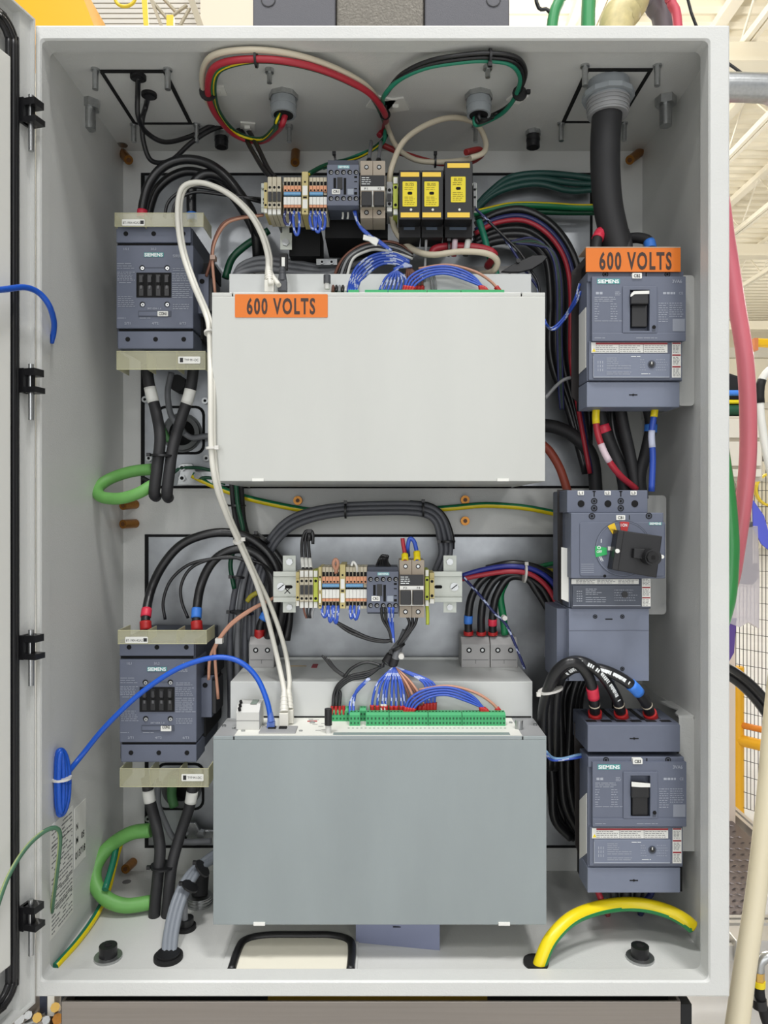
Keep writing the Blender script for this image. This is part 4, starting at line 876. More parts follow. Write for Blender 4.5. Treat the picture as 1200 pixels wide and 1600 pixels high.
o_ = sector(108, 123, 24, 45, mat('dial_yellow', (226, 186, 24), .45), 'trip_field', 'yellow trip field'); t.part('lettering', MB().text('TRIP', 957, 828, 3, Y-.0132, INK, wpx=7), o_)
o_ = sector(171, 194, 26, 44, mat('dial_green', (40, 168, 90), .45), 'off_field', 'green OFF field'); t.part('lettering', MB().annulus(936, 855.5, 1.8, 2.8, Y-.0132, Y-.0128, WPRINT, 12).text('OFF', 936.5, 862, 4, Y-.0132, WPRINT, wpx=8, bold=.02), o_)
t.part('lettering', MB().text('RESET', 939, 872.5, 3.6, Y-.012, WPRINT, wpx=11, bold=.02, rot=-1.1).pb(939, 842, 940, 848, Y-.0119, Y-.0116, WPRINT))
R_ = lambda pts, a, cx, cy: [(cx+(x-cx)*math.cos(a)-(y-cy)*math.sin(a), cy+(x-cx)*math.sin(a)+(y-cy)*math.cos(a)) for x, y in pts]
hb = t.part('rotary_drive', MB().prism([(966, 828), (1035, 838), (1026, 903), (956, 890)], Y-.036, Y-.0116, BLK).prism([(966, 828), (976, 829), (966, 892), (956, 890)], Y-.040, Y-.036, BLK), label='black rotary drive block', bevel=.0012)
t.part('drive_socket', MB().pc(1021, 871, 13, Y-.060, Y-.036, BLK, 20).pc(1021, 871, 9.5, Y-.066, Y-.060, BLKM, 8).pc(1021, 871, 4, Y-.0665, Y-.066, HOLE, 4), hb)
t.part('lever', MB().prism([(991, 857), (1008, 858), (1008, 874), (990, 872)], Y-.046, Y-.036, BLK), hb, bevel=.001)
t.part('screw', MB().pc(965, 861, 3.4, Y-.0425, Y-.040, LABEL, 10).pc(1035, 870, 3, Y-.045, Y-.036, LABEL, 10), hb); t.part('white_pointer', MB().pb(950, 854, 956, 860, Y-.0128, Y-.0116, LABEL), hb)
t.part('logo_plate', MB().pb(1014, 816, 1034, 820.5, Y-.012, Y-.0116, TEAL)); t.part('lettering', MB().text('SIEMENS', 1024, 818.2, 3.4, Y-.0123, WPRINT, wpx=18, bold=.03))
t.part('case_screw', screwhole(MB(), 925, 806.5, 5, Y-.010)); t.part('case_screw', screwhole(MB(), 1014, 806, 5, Y-.010)); t.part('slit', MB().pb(983, 805, 984, 812, Y-.0105, Y-.01, HOLE)); t.part('small_hole', MB().pc(945, 900, 2.4, Y-.0121, Y-.0116, HOLE, 10))
t.part('marker', MB().rbox(963, 805, 977, 812.5, Y-.0115, Y-.01, 1, LABEL).text('CB1', 970, 808.8, 4.4, Y-.0118, INK, wpx=9, bold=.02), label='small white CB1 marker')
m_ = MB().rows(908, 880, 928, 896, 5, Y-.0118, PRINT, .5, fill=1, wl=(20, 21)); t.part('grip_line', m_, kind='stuff')
t.part('lower_case', MB().pb(893, 904, 1017, 951, Y+.003, Y+.03, SIED), bevel=.001)
ox, oy = -29, 371
st_ = t.part('warning_sticker', MB().pb(893, 905, 998, 912.5, Y+.002, Y+.0029, LABEL), label='white warning sticker with small print')
m_ = MB()
for k in range(3): m_.rows(900+k*33, 905.5, 931+k*33, 912, 3, Y+.0017, GINK, .8, seed=k, wl=(2, 6))
t.part('printed_text', m_, st_, kind='stuff')
sv = t.part('side_sticker', MB().pb(1003, 900, 1016.5, 947.5, Y+.002, Y+.0029, LABEL), label='narrow white sticker with small print'); m_ = MB()
for k in range(3): m_.pb(1003.5, 901+k*16, 1016, 903+k*16, Y+.0017, Y+.002, RINK).rows(1004, 904+k*16, 1016, 915+k*16, 5, Y+.0017, GINK, .8, wl=(2, 5), seed=k+3)
t.part('printed_text', m_, sv, kind='stuff')
pn = t.part('rating_panel', MB().pb(895, 915, 1001, 947, Y+.001, Y+.003, mat('smoked_grey_cover', (68, 74, 86), .25)), label='smoked clear cover over the rating print')
m_ = MB().rows(915, 919, 945, 930, 4, Y+.0007, PRINT, .9, fill=.5, seed=4).rows(915, 932, 948, 942, 3, Y+.0007, PRINT, .9, fill=.9, seed=5).rows(901, 922, 912, 941, 5, Y+.0007, PRINT, 1.2, wl=(1, 3), seed=6).rows(960, 920, 996, 940, 5, Y+.0007, PRINT, .7, wl=(1, 4), seed=7).pb(895, 946, 1001, 947, Y+.0005, Y+.001, PRINT)
m_.pc(976.5, 929, 5, Y-.0005, Y+.001, BLK, 14); t.part('printed_text', m_, pn)
cv = t.part('lower_terminal_cover', MB().pb(889, 951, 1014, 1064, Y+.008, .2, SIE2).pb(870, 951, 889, 1064, Y+.022, .2, SIE).pb(889, 984.6, 1014, 985.4, Y+.0075, Y+.008, SIE), bevel=.001)
m_ = MB(); screwhole(m_, 930, 963.5, 3.4, Y+.008); screwhole(m_, 972.5, 963.5, 3.4, Y+.008); screwhole(m_, 972.5, 1045, 3.4, Y+.008); m_.pb(946, 966.6, 957, 968.2, Y+.0075, Y+.008, HOLE); t.part('slit', m_, cv)
xq = P(889, 0, Y+.012).x
t.part('flank_sticker', MB().prism([(877, 855), (888.5, 857), (888.5, 941), (877, 936)], Y+.0135, Y+.014, LABEL), label='long white sticker on the flank')
t.done()
# dark insulating sheets beside the breakers
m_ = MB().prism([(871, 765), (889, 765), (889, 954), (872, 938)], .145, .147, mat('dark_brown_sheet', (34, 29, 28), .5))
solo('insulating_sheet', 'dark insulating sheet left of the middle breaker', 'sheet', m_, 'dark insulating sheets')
m_ = MB().prism([(893, 425), (916, 400), (916, 640), (893, 620)], .16, .162, MATS['dark_brown_sheet'])
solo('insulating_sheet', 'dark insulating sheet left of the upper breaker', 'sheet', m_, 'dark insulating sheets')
m_ = MB().prism([(897, 1130), (920, 1112), (920, 1385), (899, 1320)], .16, .162, MATS['dark_brown_sheet'])
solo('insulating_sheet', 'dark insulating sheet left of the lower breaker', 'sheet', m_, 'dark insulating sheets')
# mounting brackets standing on the back panel
def bracket(label, x0, y0, x1, y1, Yf=.208, r=6):
    t = Thing('mounting_bracket', label, 'bracket', 'grey breaker brackets')
    t.part('front_plate', MB().rbox(x0, y0, x1, y1, Yf, Yf+.003, r, PAINT)); a = P(x1-r*.3, y0+r, Yf); b = P(x1, y1-r, Yf)
    t.part('side_flange', MB().box((b.x-.003, Yf+.003, b.z), (b.x, .3505, a.z), PAINT)); return t.done()
bracket('grey bracket plate behind the upper breaker', 1059, 430, 1085, 634, .11)
bracket('grey bracket plate behind the middle breaker', 890, 774, 1041, 960, .218)
t = Thing('mounting_bracket', 'tall grey bracket with a notched top behind the lower breaker', 'bracket', 'grey breaker brackets')
t.part('front_plate', MB().prism([(1061, 1121), (1083, 1121), (1085, 1125), (1085, 1330), (1061, 1330)], .11, .113, PAINT)); a = P(1085, 1122, .11); b = P(1085, 1330, .11)
t.part('side_flange', MB().box((a.x-.003, .113, b.z), (a.x, .35, a.z), PAINT))
z = P(0, 1121, .11).z; oc = [(.469, .111), (.4935, .111), (.4935, .205), (.474, .205), (.477, .175), (.484, .150), (.470, .128)]; k = len(oc)
t.part('top_plate', MB().add([V((x, y, z)) for x, y in oc]+[V((x, y, z+.003)) for x, y in oc], [list(range(k))[::-1], list(range(k, 2*k))]+[[i, (i+1) % k, (i+1) % k+k, i+k] for i in range(k)], PAINT)); t.done()
# ================================================================== DIN rails with their devices
YD = .12
RAILM = mat('pale_zinc_rail', (190, 194, 186), .4, .35, var=.04, vscale=40)
def din_rail(x0, x1, yt, yb, label, lower):
    t = Thing('din_rail', label, 'rail', 'perforated mounting rails'); Yr = YD+.062
    t.part('web', MB().pb(x0, yt+8, x1, yb-8, Yr+.006, Yr+.0075, RAILM))
    t.part('edge', MB().pb(x0, yt, x1, yt+8, Yr, Yr+.0015, RAILM).pb(x0, yt+7, x1, yt+8.2, Yr, Yr+.007, RAILM), bevel=.0004); t.part('edge', MB().pb(x0, yb-8, x1, yb, Yr, Yr+.0015, RAILM).pb(x0, yb-8.2, x1, yb-7, Yr, Yr+.007, RAILM), bevel=.0004)
    m_ = MB()
    for x in range(int(x0)+24, int(x1)-10, 26): m_.rbox(x-6, (yt+yb)/2-2.6, x+6, (yt+yb)/2+2.6, Yr+.0056, Yr+.006, 2.5, HOLE)
    t.part('slot_row', m_, kind='stuff')
    if lower:
        for x in (x0+12, x1-12):
            sc_ = t.part('fixing_screw', MB().pc(x, (yt+yb)/2, 6.5, Yr+.002, Yr+.006, STEEL, 16)); t.part('slotted_recess', MB().prism([(x-5, (yt+yb)/2+3), (x-4, (yt+yb)/2+4), (x+5, (yt+yb)/2-3), (x+4, (yt+yb)/2-4)], Yr+.0016, Yr+.002, HOLE), sc_)
        t.part('pen_cross', MB().prism([(444, 919), (445, 918), (454, 927), (453, 928)], Yr+.0055, Yr+.006, INK).prism([(453, 918), (454, 919), (445, 928), (444, 927)], Yr+.0055, Yr+.006, INK), label='cross drawn in black pen')
        for x in (x0+25, x1-19):
            t.part('standoff_foot', MB().pb(x-10, 868, x+10, 897, Yr+.01, Yr+.012, RAILM)); t.part('foot_screw', MB().pc(x, 878, 5.5, Yr+.006, Yr+.01, STEEL, 6, smooth=False)); t.part('standoff_foot', MB().pb(x-10, 940, x+10, 957, Yr+.01, Yr+.012, RAILM)); t.part('foot_screw', MB().pc(x, 949, 5, Yr+.006, Yr+.01, STEEL, 6, smooth=False))
            c = P(x, 915, Yr+.01); t.part('standoff', MB().box((c.x-.014, Yr+.0075, c.z-.016), (c.x+.014, .351, c.z+.016), RAILM))
    else:
        for x in (x0+30, x1-30):
            c = P(x, (yt+yb)/2, Yr+.01); t.part('standoff', MB().box((c.x-.014, Yr+.0075, c.z-.02), (c.x+.014, .351, c.z+.02), RAILM))
        t.part('standoff_foot', MB().pb(438, 364, 456, 390, Yr+.01, Yr+.012, RAILM).pc(446, 378, 6, Yr+.006, Yr+.01, STEEL, 6, smooth=False).pb(441, 330, 452, 364, Yr+.01, Yr+.012, RAILM))
    return t.done()
din_rail(427, 722, 893, 941, 'lower horizontal mounting rail between the two drives', True)
din_rail(408, 745, 286, 332, 'upper horizontal mounting rail above the upper drive', False)
def solid(mb, x0, y0, x1, y1, m): return mb.pb(x0, y0, x1, y1, YD, YD+.058, m)
def term_a(x0, x1, y0, y1, label, group, body=BEIGE, topmark=True, lever=True):
    t = Thing('rail_terminal', label, 'terminal', group); h = y1-y0; w_ = x1-x0; c = (x0+x1)/2; f = lambda q: y0+h*q
    t.part('housing', MB().pb(x0+.3, f(.02), x1-.3, f(.98), YD+.008, YD+.062, body).pb(x0+.3, f(.22), x1-.3, f(.82), YD, YD+.008, body), bevel=.0004)
    m_ = MB().pc(c, f(.29), w_*.3, YD-.0003, YD, HOLE, 10).pc(c, f(.74), w_*.3, YD-.0003, YD, HOLE, 10); t.part('screw_hole', m_, kind='stuff')
    if lever: t.part('lever', MB().pb(c-w_*.36, f(.40), c+w_*.36, f(.64), YD-.003, YD, BLK))
    if topmark: t.part('marker', MB().pb(x0+.8, f(.03), x1-.8, f(.19), YD+.006, YD+.008, LABEL))
    t.part('marker', MB().pb(x0+.8, f(.83), x1-.8, f(.98), YD+.004, YD+.008, LABEL)); return t.done()
def term_b(x0, x1, y0, y1, label, group):
    t = Thing('rail_terminal', label, 'terminal', group); h = y1-y0; c = (x0+x1)/2; f = lambda q: y0+h*q
    t.part('housing', MB().pb(x0+.2, f(0), x1-.2, f(1), YD+.004, YD+.062, BEIGE), bevel=.0004)
    t.part('orange_lever', MB().pb(x0+.3, f(.23), x1-.3, f(.39), YD, YD+.004, TORG)); t.part('orange_lever', MB().pb(x0+.3, f(.76), x1-.3, f(.82), YD, YD+.004, TORG))
    t.part('marker', MB().pb(x0+.2, f(.54), x1-.2, f(.75), YD+.0005, YD+.004, LABEL))
    t.part('wire_hole', MB().pb(x0+.8, f(.12), x1-.8, f(.22), YD+.0035, YD+.004, HOLE).pc(c, f(.355), 1.5, YD-.0003, YD, HOLE, 8).pb(x0+.8, f(.84), x1-.8, f(.93), YD+.0035, YD+.004, HOLE).pb(x0+.3, f(.49), x1-.3, f(.53), YD+.0035, YD+.004, HOLE), kind='stuff'); return t.done()
def clampstop(x0, x1, y0, y1, label):
    t = Thing('end_clamp', label, 'clamp', 'terminal end clamps'); f = lambda q: y0+(y1-y0)*q
    t.part('housing', MB().pb(x0, y0, x1, y1, YD-.003, YD+.062, OCHRE), bevel=.0006)
    t.part('marker', MB().pb(x0+1.2, f(.33), x1-1.2, f(.55), YD-.0036, YD-.003, LABEL)); t.part('marker', MB().pb(x0+1.2, f(.65), x1-1.2, f(.86), YD-.0036, YD-.003, LABEL))
    t.part('notch', MB().pc((x0+x1)/2, f(.24), 1.6, YD-.0034, YD-.003, HOLE, 8).pb(x0+2, f(.58), x1-2, f(.62), YD-.0034, YD-.003, HOLE).pc((x0+x1)/2, f(.93), 1.4, YD-.0034, YD-.003, HOLE, 8), kind='stuff'); return t.done()
def bridge(x0, x1, y0, y1, label): solo('jumper_comb', label, 'jumper', MB().pb(x0, y0, x1, y1, YD-.001, YD+.004, TBLU).pb(x0, (y0+y1)/2-.4, x1, (y0+y1)/2+.4, YD-.0013, YD-.001, mat('pale_blue_line', (130, 180, 214), .5)))
for row, (yA0, yA1, oy, nm) in (('lower', (890, 951, 0, 'lower rail')), ('upper', (275, 336, 0, 'upper rail'))):
    lo = row == 'lower'
    xa = 468 if lo else 418; n = 3
    for k in range(n): term_a(xa+k*7.1, xa+(k+1)*7.1, yA0, yA1, 'beige fuse terminal with black lever, %s from the left on the %s' % (ORD[k], nm), 'beige fuse terminals on the '+nm, topmark=lo)
    if lo: term_a(489.4, 497, 890, 951, 'green yellow earth terminal after the beige ones on the lower rail', None, TGY, lever=False)
    y0, y1 = (886, 951) if lo else (277, 334)
    s1 = [(503 if lo else 443)+k*5.5 for k in range(5)]; s2 = [(540 if lo else 483)+k*5.6 for k in range(6 if lo else 5)]
    for k, x in enumerate(s1): term_b(x, x+5.5, y0, y1, '%s orange and beige terminal left of the ochre clamp, %s' % (ORD[k], nm), 'orange terminals left of the clamp on the '+nm)
    for k, x in enumerate(s2): term_b(x, x+5.6, y0, y1, '%s orange and beige terminal right of the ochre clamp, %s' % (ORD[k], nm), 'orange terminals right of the clamp on the '+nm)
    f = lambda q: y0+(y1-y0)*q
    bridge(s1[0]+.5, s1[-1]+5, f(.40), f(.485), 'light blue jumper comb left of the clamp on the '+nm); bridge(s2[0]+.5, s2[-2]+5, f(.40), f(.485), 'light blue jumper comb right of the clamp on the '+nm)
    if lo: clampstop(497.5, 502.5, 886, 951, 'narrow ochre clamp beside the earth terminal on the lower rail')
    clampstop(*((531, 539.5, 882, 951) if lo else (471.5, 481.5, 268, 335)), 'ochre end clamp between the orange terminals on the '+nm)
term_a(412, 418, 284, 333, 'small ochre end bracket at the left end of the upper rail', None, OCHRE, False, False)
term_a(462, 468, 893, 948, 'small ochre end bracket at the left end of the lower rail terminals', None, OCHRE, False, False)
def relay(ox, oy, label, mk):
    t = Thing('mini_contactor', label, 'contactor'); Y = YD-.006
    t.part('base', MB().pb(574+ox, 886+oy, 622+ox, 959+oy, Y+.012, YD+.062, SIED), bevel=.0008)
    t.part('face', MB().pb(573+ox, 893+oy, 623+ox, 957+oy, Y, Y+.02, SIE), bevel=.001)
    for yy in (905, 946):
        for k in range(5): t.part('clamp_screw', MB().pc(579+k*9.8+ox, yy+oy, 3.9, Y-.0004, Y, HOLE, 12).pc(579.6+k*9.8+ox, yy+.6+oy, 2.2, Y-.0010, Y-.0004, MIDGREY, 10).pb(578+k*9.8+ox, yy+oy+.2, 581.2+k*9.8+ox, yy+oy+1, Y-.0013, Y-.001, HOLE))
    t.part('window', MB().pb(583+ox, 914+oy, 587+ox, 930+oy, Y-.0004, Y, HOLE)); t.part('window', MB().pb(589+ox, 913+oy, 597+ox, 931+oy, Y-.0024, Y, BLK)); t.part('window', MB().pb(599+ox, 914+oy, 603+ox, 940+oy, Y-.0004, Y, HOLE))
    t.part('marker', MB().rbox(580.5+ox, 931.5+oy, 593.5+ox, 939+oy, Y-.0018, Y, .8, LABEL).text(mk, 587+ox, 935.3+oy, 4, Y-.0021, INK, wpx=9, bold=.02), label='small white marker')
    t.part('grey_field', MB().pb(605+ox, 931+oy, 614.5+ox, 940+oy, Y-.0005, Y, mat('grey_printed_field', (150, 158, 170), .5)))
    t.part('logo_plate', MB().pb(590+ox, 894.5+oy, 608+ox, 899+oy, Y-.0004, Y, mat('pale_teal', (124, 186, 190), .5))); t.part('lettering', MB().text('SIEMENS', 599+ox, 896.8+oy, 3, Y-.0007, WPRINT, wpx=15, bold=.02))
    for y0, y1 in ((911, 914), (919, 920.5), (930, 931.5), (936, 940)): t.part('notch', MB().pb(615.5+ox, y0+oy, 620+ox, y1+oy, Y-.0004, Y, HOLE))
    return t.done()
relay(0, 0, 'small blue grey relay marked CR2 on the lower rail', 'CR2'); relay(-62, -636, 'small blue grey relay marked CR1 on the upper rail', 'CR1')
def fuseholder(ox, oy, label, a, b):
    t = Thing('fuse_holder', label, 'fuse holder'); Y = YD-.012; r = lambda m_, x0, y0, x1, y1, m, d=.0006: m_.pb(x0+ox, y0+oy, x1+ox, y1+oy, Y-d, Y, m)
    for k in (0, 1):
        x0, x1 = 624+k*19.7, 643.3+k*19.7
        t.part('module', MB().pb(x0+ox, 898+oy, x1+ox, 947+oy, Y, YD+.062, TBRN).pb(x0+ox, 875+oy, x1+ox, 898+oy, Y+.012, YD+.05, TBRN).pb(x0+ox, 947+oy, x1+ox, 965+oy, Y+.012, YD+.05, TBRN), bevel=.0006)
        t.part('fuse_pull', MB().pb(x0+1.5+ox, 923+oy, x1-1.5+ox, 945+oy, Y-.008, Y, BLK), bevel=.0008, label='black fuse carrier')
        t.part('clamp_screw', MB().pc(x0+9.6+ox, 885+oy, 3.6, Y+.0114, Y+.012, HOLE, 12).pc(x0+9.6+ox, 885+oy, 2.4, Y+.0108, Y+.0114, STEEL, 8)); t.part('clamp_screw', MB().pc(x0+9.6+ox, 956+oy, 3.8, Y+.0114, Y+.012, HOLE, 12).pc(x0+9.6+ox, 956+oy, 2.5, Y+.0108, Y+.0114, STEEL, 8))
    pn = t.part('rating_plate', MB().pb(624.5+ox, 898+oy, 662+ox, 915+oy, Y-.001, Y, BLK), label='black plate with white print')
    t.part('printed_text', MB().rows(626+ox, 900+oy, 641+ox, 913+oy, 4, Y-.0013, WPRINT, 1.1, wl=(3, 8), seed=3), pn, kind='stuff')
    t.part('marker_strip', MB().pb(624.8+ox, 915.5+oy, 661.6+ox, 921.5+oy, Y-.0014, Y, LABEL).text(a, 633+ox, 918.6+oy, 3.4, Y-.0017, INK, wpx=5).text(b, 654+ox, 918.6+oy, 3.4, Y-.0017, INK, wpx=5))
    t.part('frame', MB().pb(624.5+ox, 945+oy, 662+ox, 946.5+oy, Y-.0015, Y, LABEL).pb(642.3+ox, 922+oy, 644+ox, 945+oy, Y-.0015, Y, LABEL)); return t.done()
fuseholder(0, 0, 'two pole beige fuse holder on the lower rail', 'F3', 'F4'); fuseholder(-61, -624, 'two pole beige fuse holder on the upper rail', 'F1', 'F2')
term_a(664, 670.5, 889, 948, 'narrow green yellow terminal right of the lower fuse holder', None, TGY, lever=False)
term_a(671, 679, 894, 944, 'small ochre end bracket at the right end of the lower row', None, OCHRE, False, False)
term_a(604, 613, 283, 331, 'grey terminal right of the upper fuse holder', None, MIDGREY, False)
term_a(614, 622, 275, 336, 'narrow green marked terminal beside the black fuse blocks', None, TGY, True, False)
def fuseblock(x0, x1, y0, y1, lx0, lx1, ly0, ly1, bx0, bx1, label):
    t = Thing('fuse_block', label, 'fuse block'); Y = YD-.012
    t.part('housing', MB().pb(x0+.4, y0, x1-.4, y1, Y, YD+.062, BLK), bevel=.001); t.part('lower_body', MB().pb(x0+1, y1, x1-1, y1+28, Y+.03, YD+.062, BLKM).pb(x0+8, y1+12, x1-10, y1+16, Y+.0295, Y+.03, mat('slate_print', (70, 82, 98), .5)))
    t.part('yellow_bar', MB().pb(bx0, y0+3, bx1, y0+10, Y-.0008, Y, mat('fuse_bar_yellow', (244, 204, 70), .4))); t.part('yellow_bar', MB().pb(bx0, y1-11, bx1, y1-3.5, Y-.0008, Y, MATS['fuse_bar_yellow']))
    lb = t.part('rating_label', MB().rbox(lx0, ly0, lx1, ly1, Y-.0008, Y, 1.4, YSIGN), label='yellow rating label'); c = (lx0+lx1)/2
    t.part('lettering', MB().text('BUSS', c, ly0+4.5, 4.6, Y-.0011, YINK, wpx=13, bold=.01).rows(lx0+3, ly0+8, lx1-3, ly0+14, 2, Y-.0011, YINK, .8, wl=(3, 7)).rows(lx0+3, ly0+23, lx1-3, ly1-2, 5, Y-.0011, YINK, .8, wl=(2, 7), seed=5), lb, kind='stuff')
    t.part('window', MB().rbox(c-3.5, ly0+16, c+4, ly0+20.5, Y-.0012, Y-.0008, 2, HOLE), lb); t.part('indicator', MB().pc(c+2, y1-15.5, 2, Y-.0008, Y, LABEL, 8), label='white indicator dot'); return t.done()
fuseblock(623, 658, 266, 343, 629, 651.5, 283.5, 322.5, 626, 655, 'left black fuse block with yellow labels')
fuseblock(658, 693, 266, 343, 663, 685.5, 283.5, 322.5, 660, 689, 'middle black fuse block with yellow labels')
fuseblock(694.5, 739, 252, 343, 704.5, 727.5, 276, 316, 699, 734, 'taller right black fuse block with yellow labels')
m_ = MB().pb(740, 285, 744, 322, YD+.03, YD+.06, MIDGREY).pc(742, 296, 2, YD+.0296, YD+.03, HOLE, 8).pc(742, 308, 2, YD+.0296, YD+.03, HOLE, 8)
solo('end_bracket', 'light grey end bracket right of the fuse blocks', 'clamp', m_)
# terminal cover standing on the floor under the lower drive
zf = IB
def fp2(x, Y): return P(x, 0, Y).x
xa, xb = fp2(556, .112), fp2(687, .090)
vs = [V((xa, .112, zf)), V((xb, .090, zf)), V((xb, .090, zf+.043)), V((xa, .112, zf+.043))]; vs += [v+V((.001, .012, 0)) for v in vs]
t = Thing('spare_terminal_cover', 'blue grey plastic cover standing under the lower drive', 'cover')
t.part('shell', MB().add(vs, [(0, 1, 2, 3), (7, 6, 5, 4), (0, 4, 5, 1), (1, 5, 6, 2), (2, 6, 7, 3), (3, 7, 4, 0)], mat('violet_grey_plastic', (128, 134, 160), .5)))
c = V(((xa+xb)/2, .1004, zf+.031)); t.part('slit', MB().box(c-V((.007, .0003, .0008)), c+V((.007, .0003, .0008)), HOLE)); t.done()

# ================================================================== cables
# --- roof area: loops tied up under the roof
ZR = IT-H-.020
def CC(Z, *xy): return [C(x, y, q[0] if q else Z) for x, y, *q in xy]
def gland(x, y, label, r=.021, m=GLAND, drop_=.034, bolt=True):
    c = C(x, y, IT-H); t = Thing('cable_gland', label, 'cable gland')
    t.part('lock_nut', MB().cyl(c, c-V((0, 0, .008)), r*1.15, STEEL, 8, smooth=False)); t.part('throat', MB().cyl(c-V((0, 0, .008)), c-V((0, 0, drop_)), r, m, 12).cyl(c-V((0, 0, drop_)), c-V((0, 0, drop_+.0006)), r*.78, HOLE, 16))
    t.part('clamp_rib', MB().cyl(c-V((0, 0, drop_*.45)), c-V((0, 0, drop_*.6)), r*1.05, m, 12)); t.done(); return c-V((0, 0, drop_))
g1 = gland(443, 148, 'grey roof gland feeding the red and white cables'); g2 = gland(748, 148, 'grey roof gland feeding the black and green cables', .020)
gland(346, 208, 'black blanked gland under the red cable loop', .012, BLK, .026); gland(833, 205, 'black blanked gland in the roof right of the centre', .012, BLK, .030)
def loop1(d, z=0):
    return [g1+V((.003, d*.3, .004)), g1+V((-.002, .003, -.012)), *CC(ZR+z, (434, 203, ZR-.020), (408, 221, ZR-.012), (368, 211), (338, 180), (325, 145), (330, 112), (352, 97), (400, 92), (450, 96), (500, 108), (548, 128), (582, 150), (602, 180))]
base = loop1(0)
cable('thick red cable looping under the roof from the left gland', loop1(.006, -.003)+PP(.27, (600, 200), (592, 212)), .0052, REDC)
q = [p+V((-.006, -.012, .006)) for p in base[4:]]
cable('cream cable arching over the red cable under the roof', q+PP(.25, (608, 205), (622, 232), (650, 250, .24), (690, 253, .24), (735, 248, .22), (756, 238, .2)), .0046, CREAM)
LC = C(392, 152, ZR)
def inw(p, q): u = LC-p; u.z = 0; return p+u.normalized()*q+V((0, 0, -.001))
grp = [base[0]+V((-.007, -.004, 0)), base[1]+V((-.009, -.006, .001))]+[inw(p, .010) for p in base[2:7]]
gp = grp+[inw(base[7], .010), inw(base[8], .009), *[p+V((0, .008, .002)) for p in base[9:14]], *PP(.26, (603, 200), (596, 222), (560, 245, .24), (510, 258, .2), (482, 272, .17))]
t = Thing('cable', 'green yellow cable inside the red loop under the roof', 'cable'); t.part('jacket', MB().tube(gp, .0040, DGRN, 10))
t.part('stripe', MB().tube([p+V((0, -.0022, -.0019)) for p in gp], .0021, YEL, 8), label='yellow stripe'); t.done()
cable('thin green lead inside the red loop under the roof', [base[0]+V((-.001, .006, 0)), base[1]+V((-.003, .006, .002))]+[inw(p, .0055) for p in base[2:9]]+[inw(p, .006)+V((0, 0, .006)) for p in base[9:12]], .0034, GRN)
q2 = [g2+V((0, 0, .004)), g2+V((.002, 0, -.012)), *CC(ZR, (772, 184), (795, 170), (812, 146), (820, 118), (805, 96), (765, 90), (720, 93), (670, 102), (628, 122), (604, 150))]
cable('black cable looping from the right roof gland', [p+V((0, -.006, .003)) for p in q2], .0034, RUB)
cable('second black cable looping from the right roof gland', [p+V((-.003, .001, .001)) for p in q2], .0034, RUB)
cable('teal green cable looping from the right roof gland', [p+V((-.006, .006, -.001)) for p in q2]+PP(.26, (604, 175), (602, 205), (596, 225), (560, 243, .24), (505, 262, .2)), .0036, TEALW)
cable('cream cable arching beside the fuse blocks', PP(YD+.02, (608, 290, YD+.03), (612, 262), (630, 222, .16), (665, 196, .18), (705, 184, .2), (742, 192, .22), (758, 218, .22), (756, 238, .2), (735, 247, .19)), .0048, CREAM)
cable('dark red cable running along the roof edge', PP(.27, (596, 226), (630, 240), (680, 254), (730, 254), (752, 242, .24), (748, 234, .22), (728, 238, .2)), .0055, mat('dark_red_jacket', (150, 44, 44), .45))
cable('cream cable dipping below the fuse blocks', PP(.17, (612, 336, .15), (618, 360), (640, 386), (672, 398, .14), (720, 393, .13), (760, 396, .13), (777, 408, .14), (770, 424, .16), (750, 428, .2)), .0052, CREAM)
cable('thick red cable lying behind the cream one below the fuse blocks', PP(.16, (674, 398), (682, 388), (712, 385), (752, 388), (772, 398), (762, 416, .2)), .0068, REDC)
for (x, y, lb, a) in ((340, 140, 'left white mount holding the red loop', 0), (595, 160, 'left white corner mount at the cable crossing', .4), (618, 163, 'right white corner mount at the cable crossing', -.3), (770, 86, 'white mount over the black and green loop', 0), (808, 152, 'white mount at the right end of the black loop', .5), (387, 196, 'white mount under the red loop', .2)):
    c = C(x, y, IT-H); s_ = .021 if 'corner' in lb else .014
    t = Thing('cable_mount', lb, 'cable mount', 'white adhesive cable mounts')
    vs = [c+V((s_*math.cos(a+k*PI/2+PI/4)*1.3, s_*math.sin(a+k*PI/2+PI/4)*1.3, 0)) for k in range(4)]; t.part('pad', MB().add(vs+[v-V((0, 0, .003)) for v in vs], [(0, 1, 2, 3), (7, 6, 5, 4), (0, 4, 5, 1), (1, 5, 6, 2), (2, 6, 7, 3), (3, 7, 4, 0)], LABEL))
    t.part('saddle', MB().box(c-V((.005, .005, .008)), c+V((.005, .005, -.003)), LABEL)); t.done()
for (i, r, lb) in ((6, .014, 'black tie at the left side of the red loop'), (9, .013, 'black tie on top of the red loop'), (14, .009, 'black tie at the crossing of the roof cables')):
    tie(lb, base[i]+V((0, 0, .001)), base[min(i+1, len(base)-1)]-base[i-1], r)
tie('black tie on top of the black and green loop', q2[7], q2[8]-q2[6], .012); tie('black tie at the right of the black and green loop', q2[4], q2[5]-q2[3], .012)
tie('black tie on the cream and red cables right of the crossing', P(680, 252, .245), (1, 0, 0), .011); tie('black tie on the red and cream cables under the fuse blocks', P(701, 389, .148), (1, 0, 0), .0125); tie('black tie on the green yellow cable above the orange terminals', P(524, 250, .215), (1, 0, .2), .009)
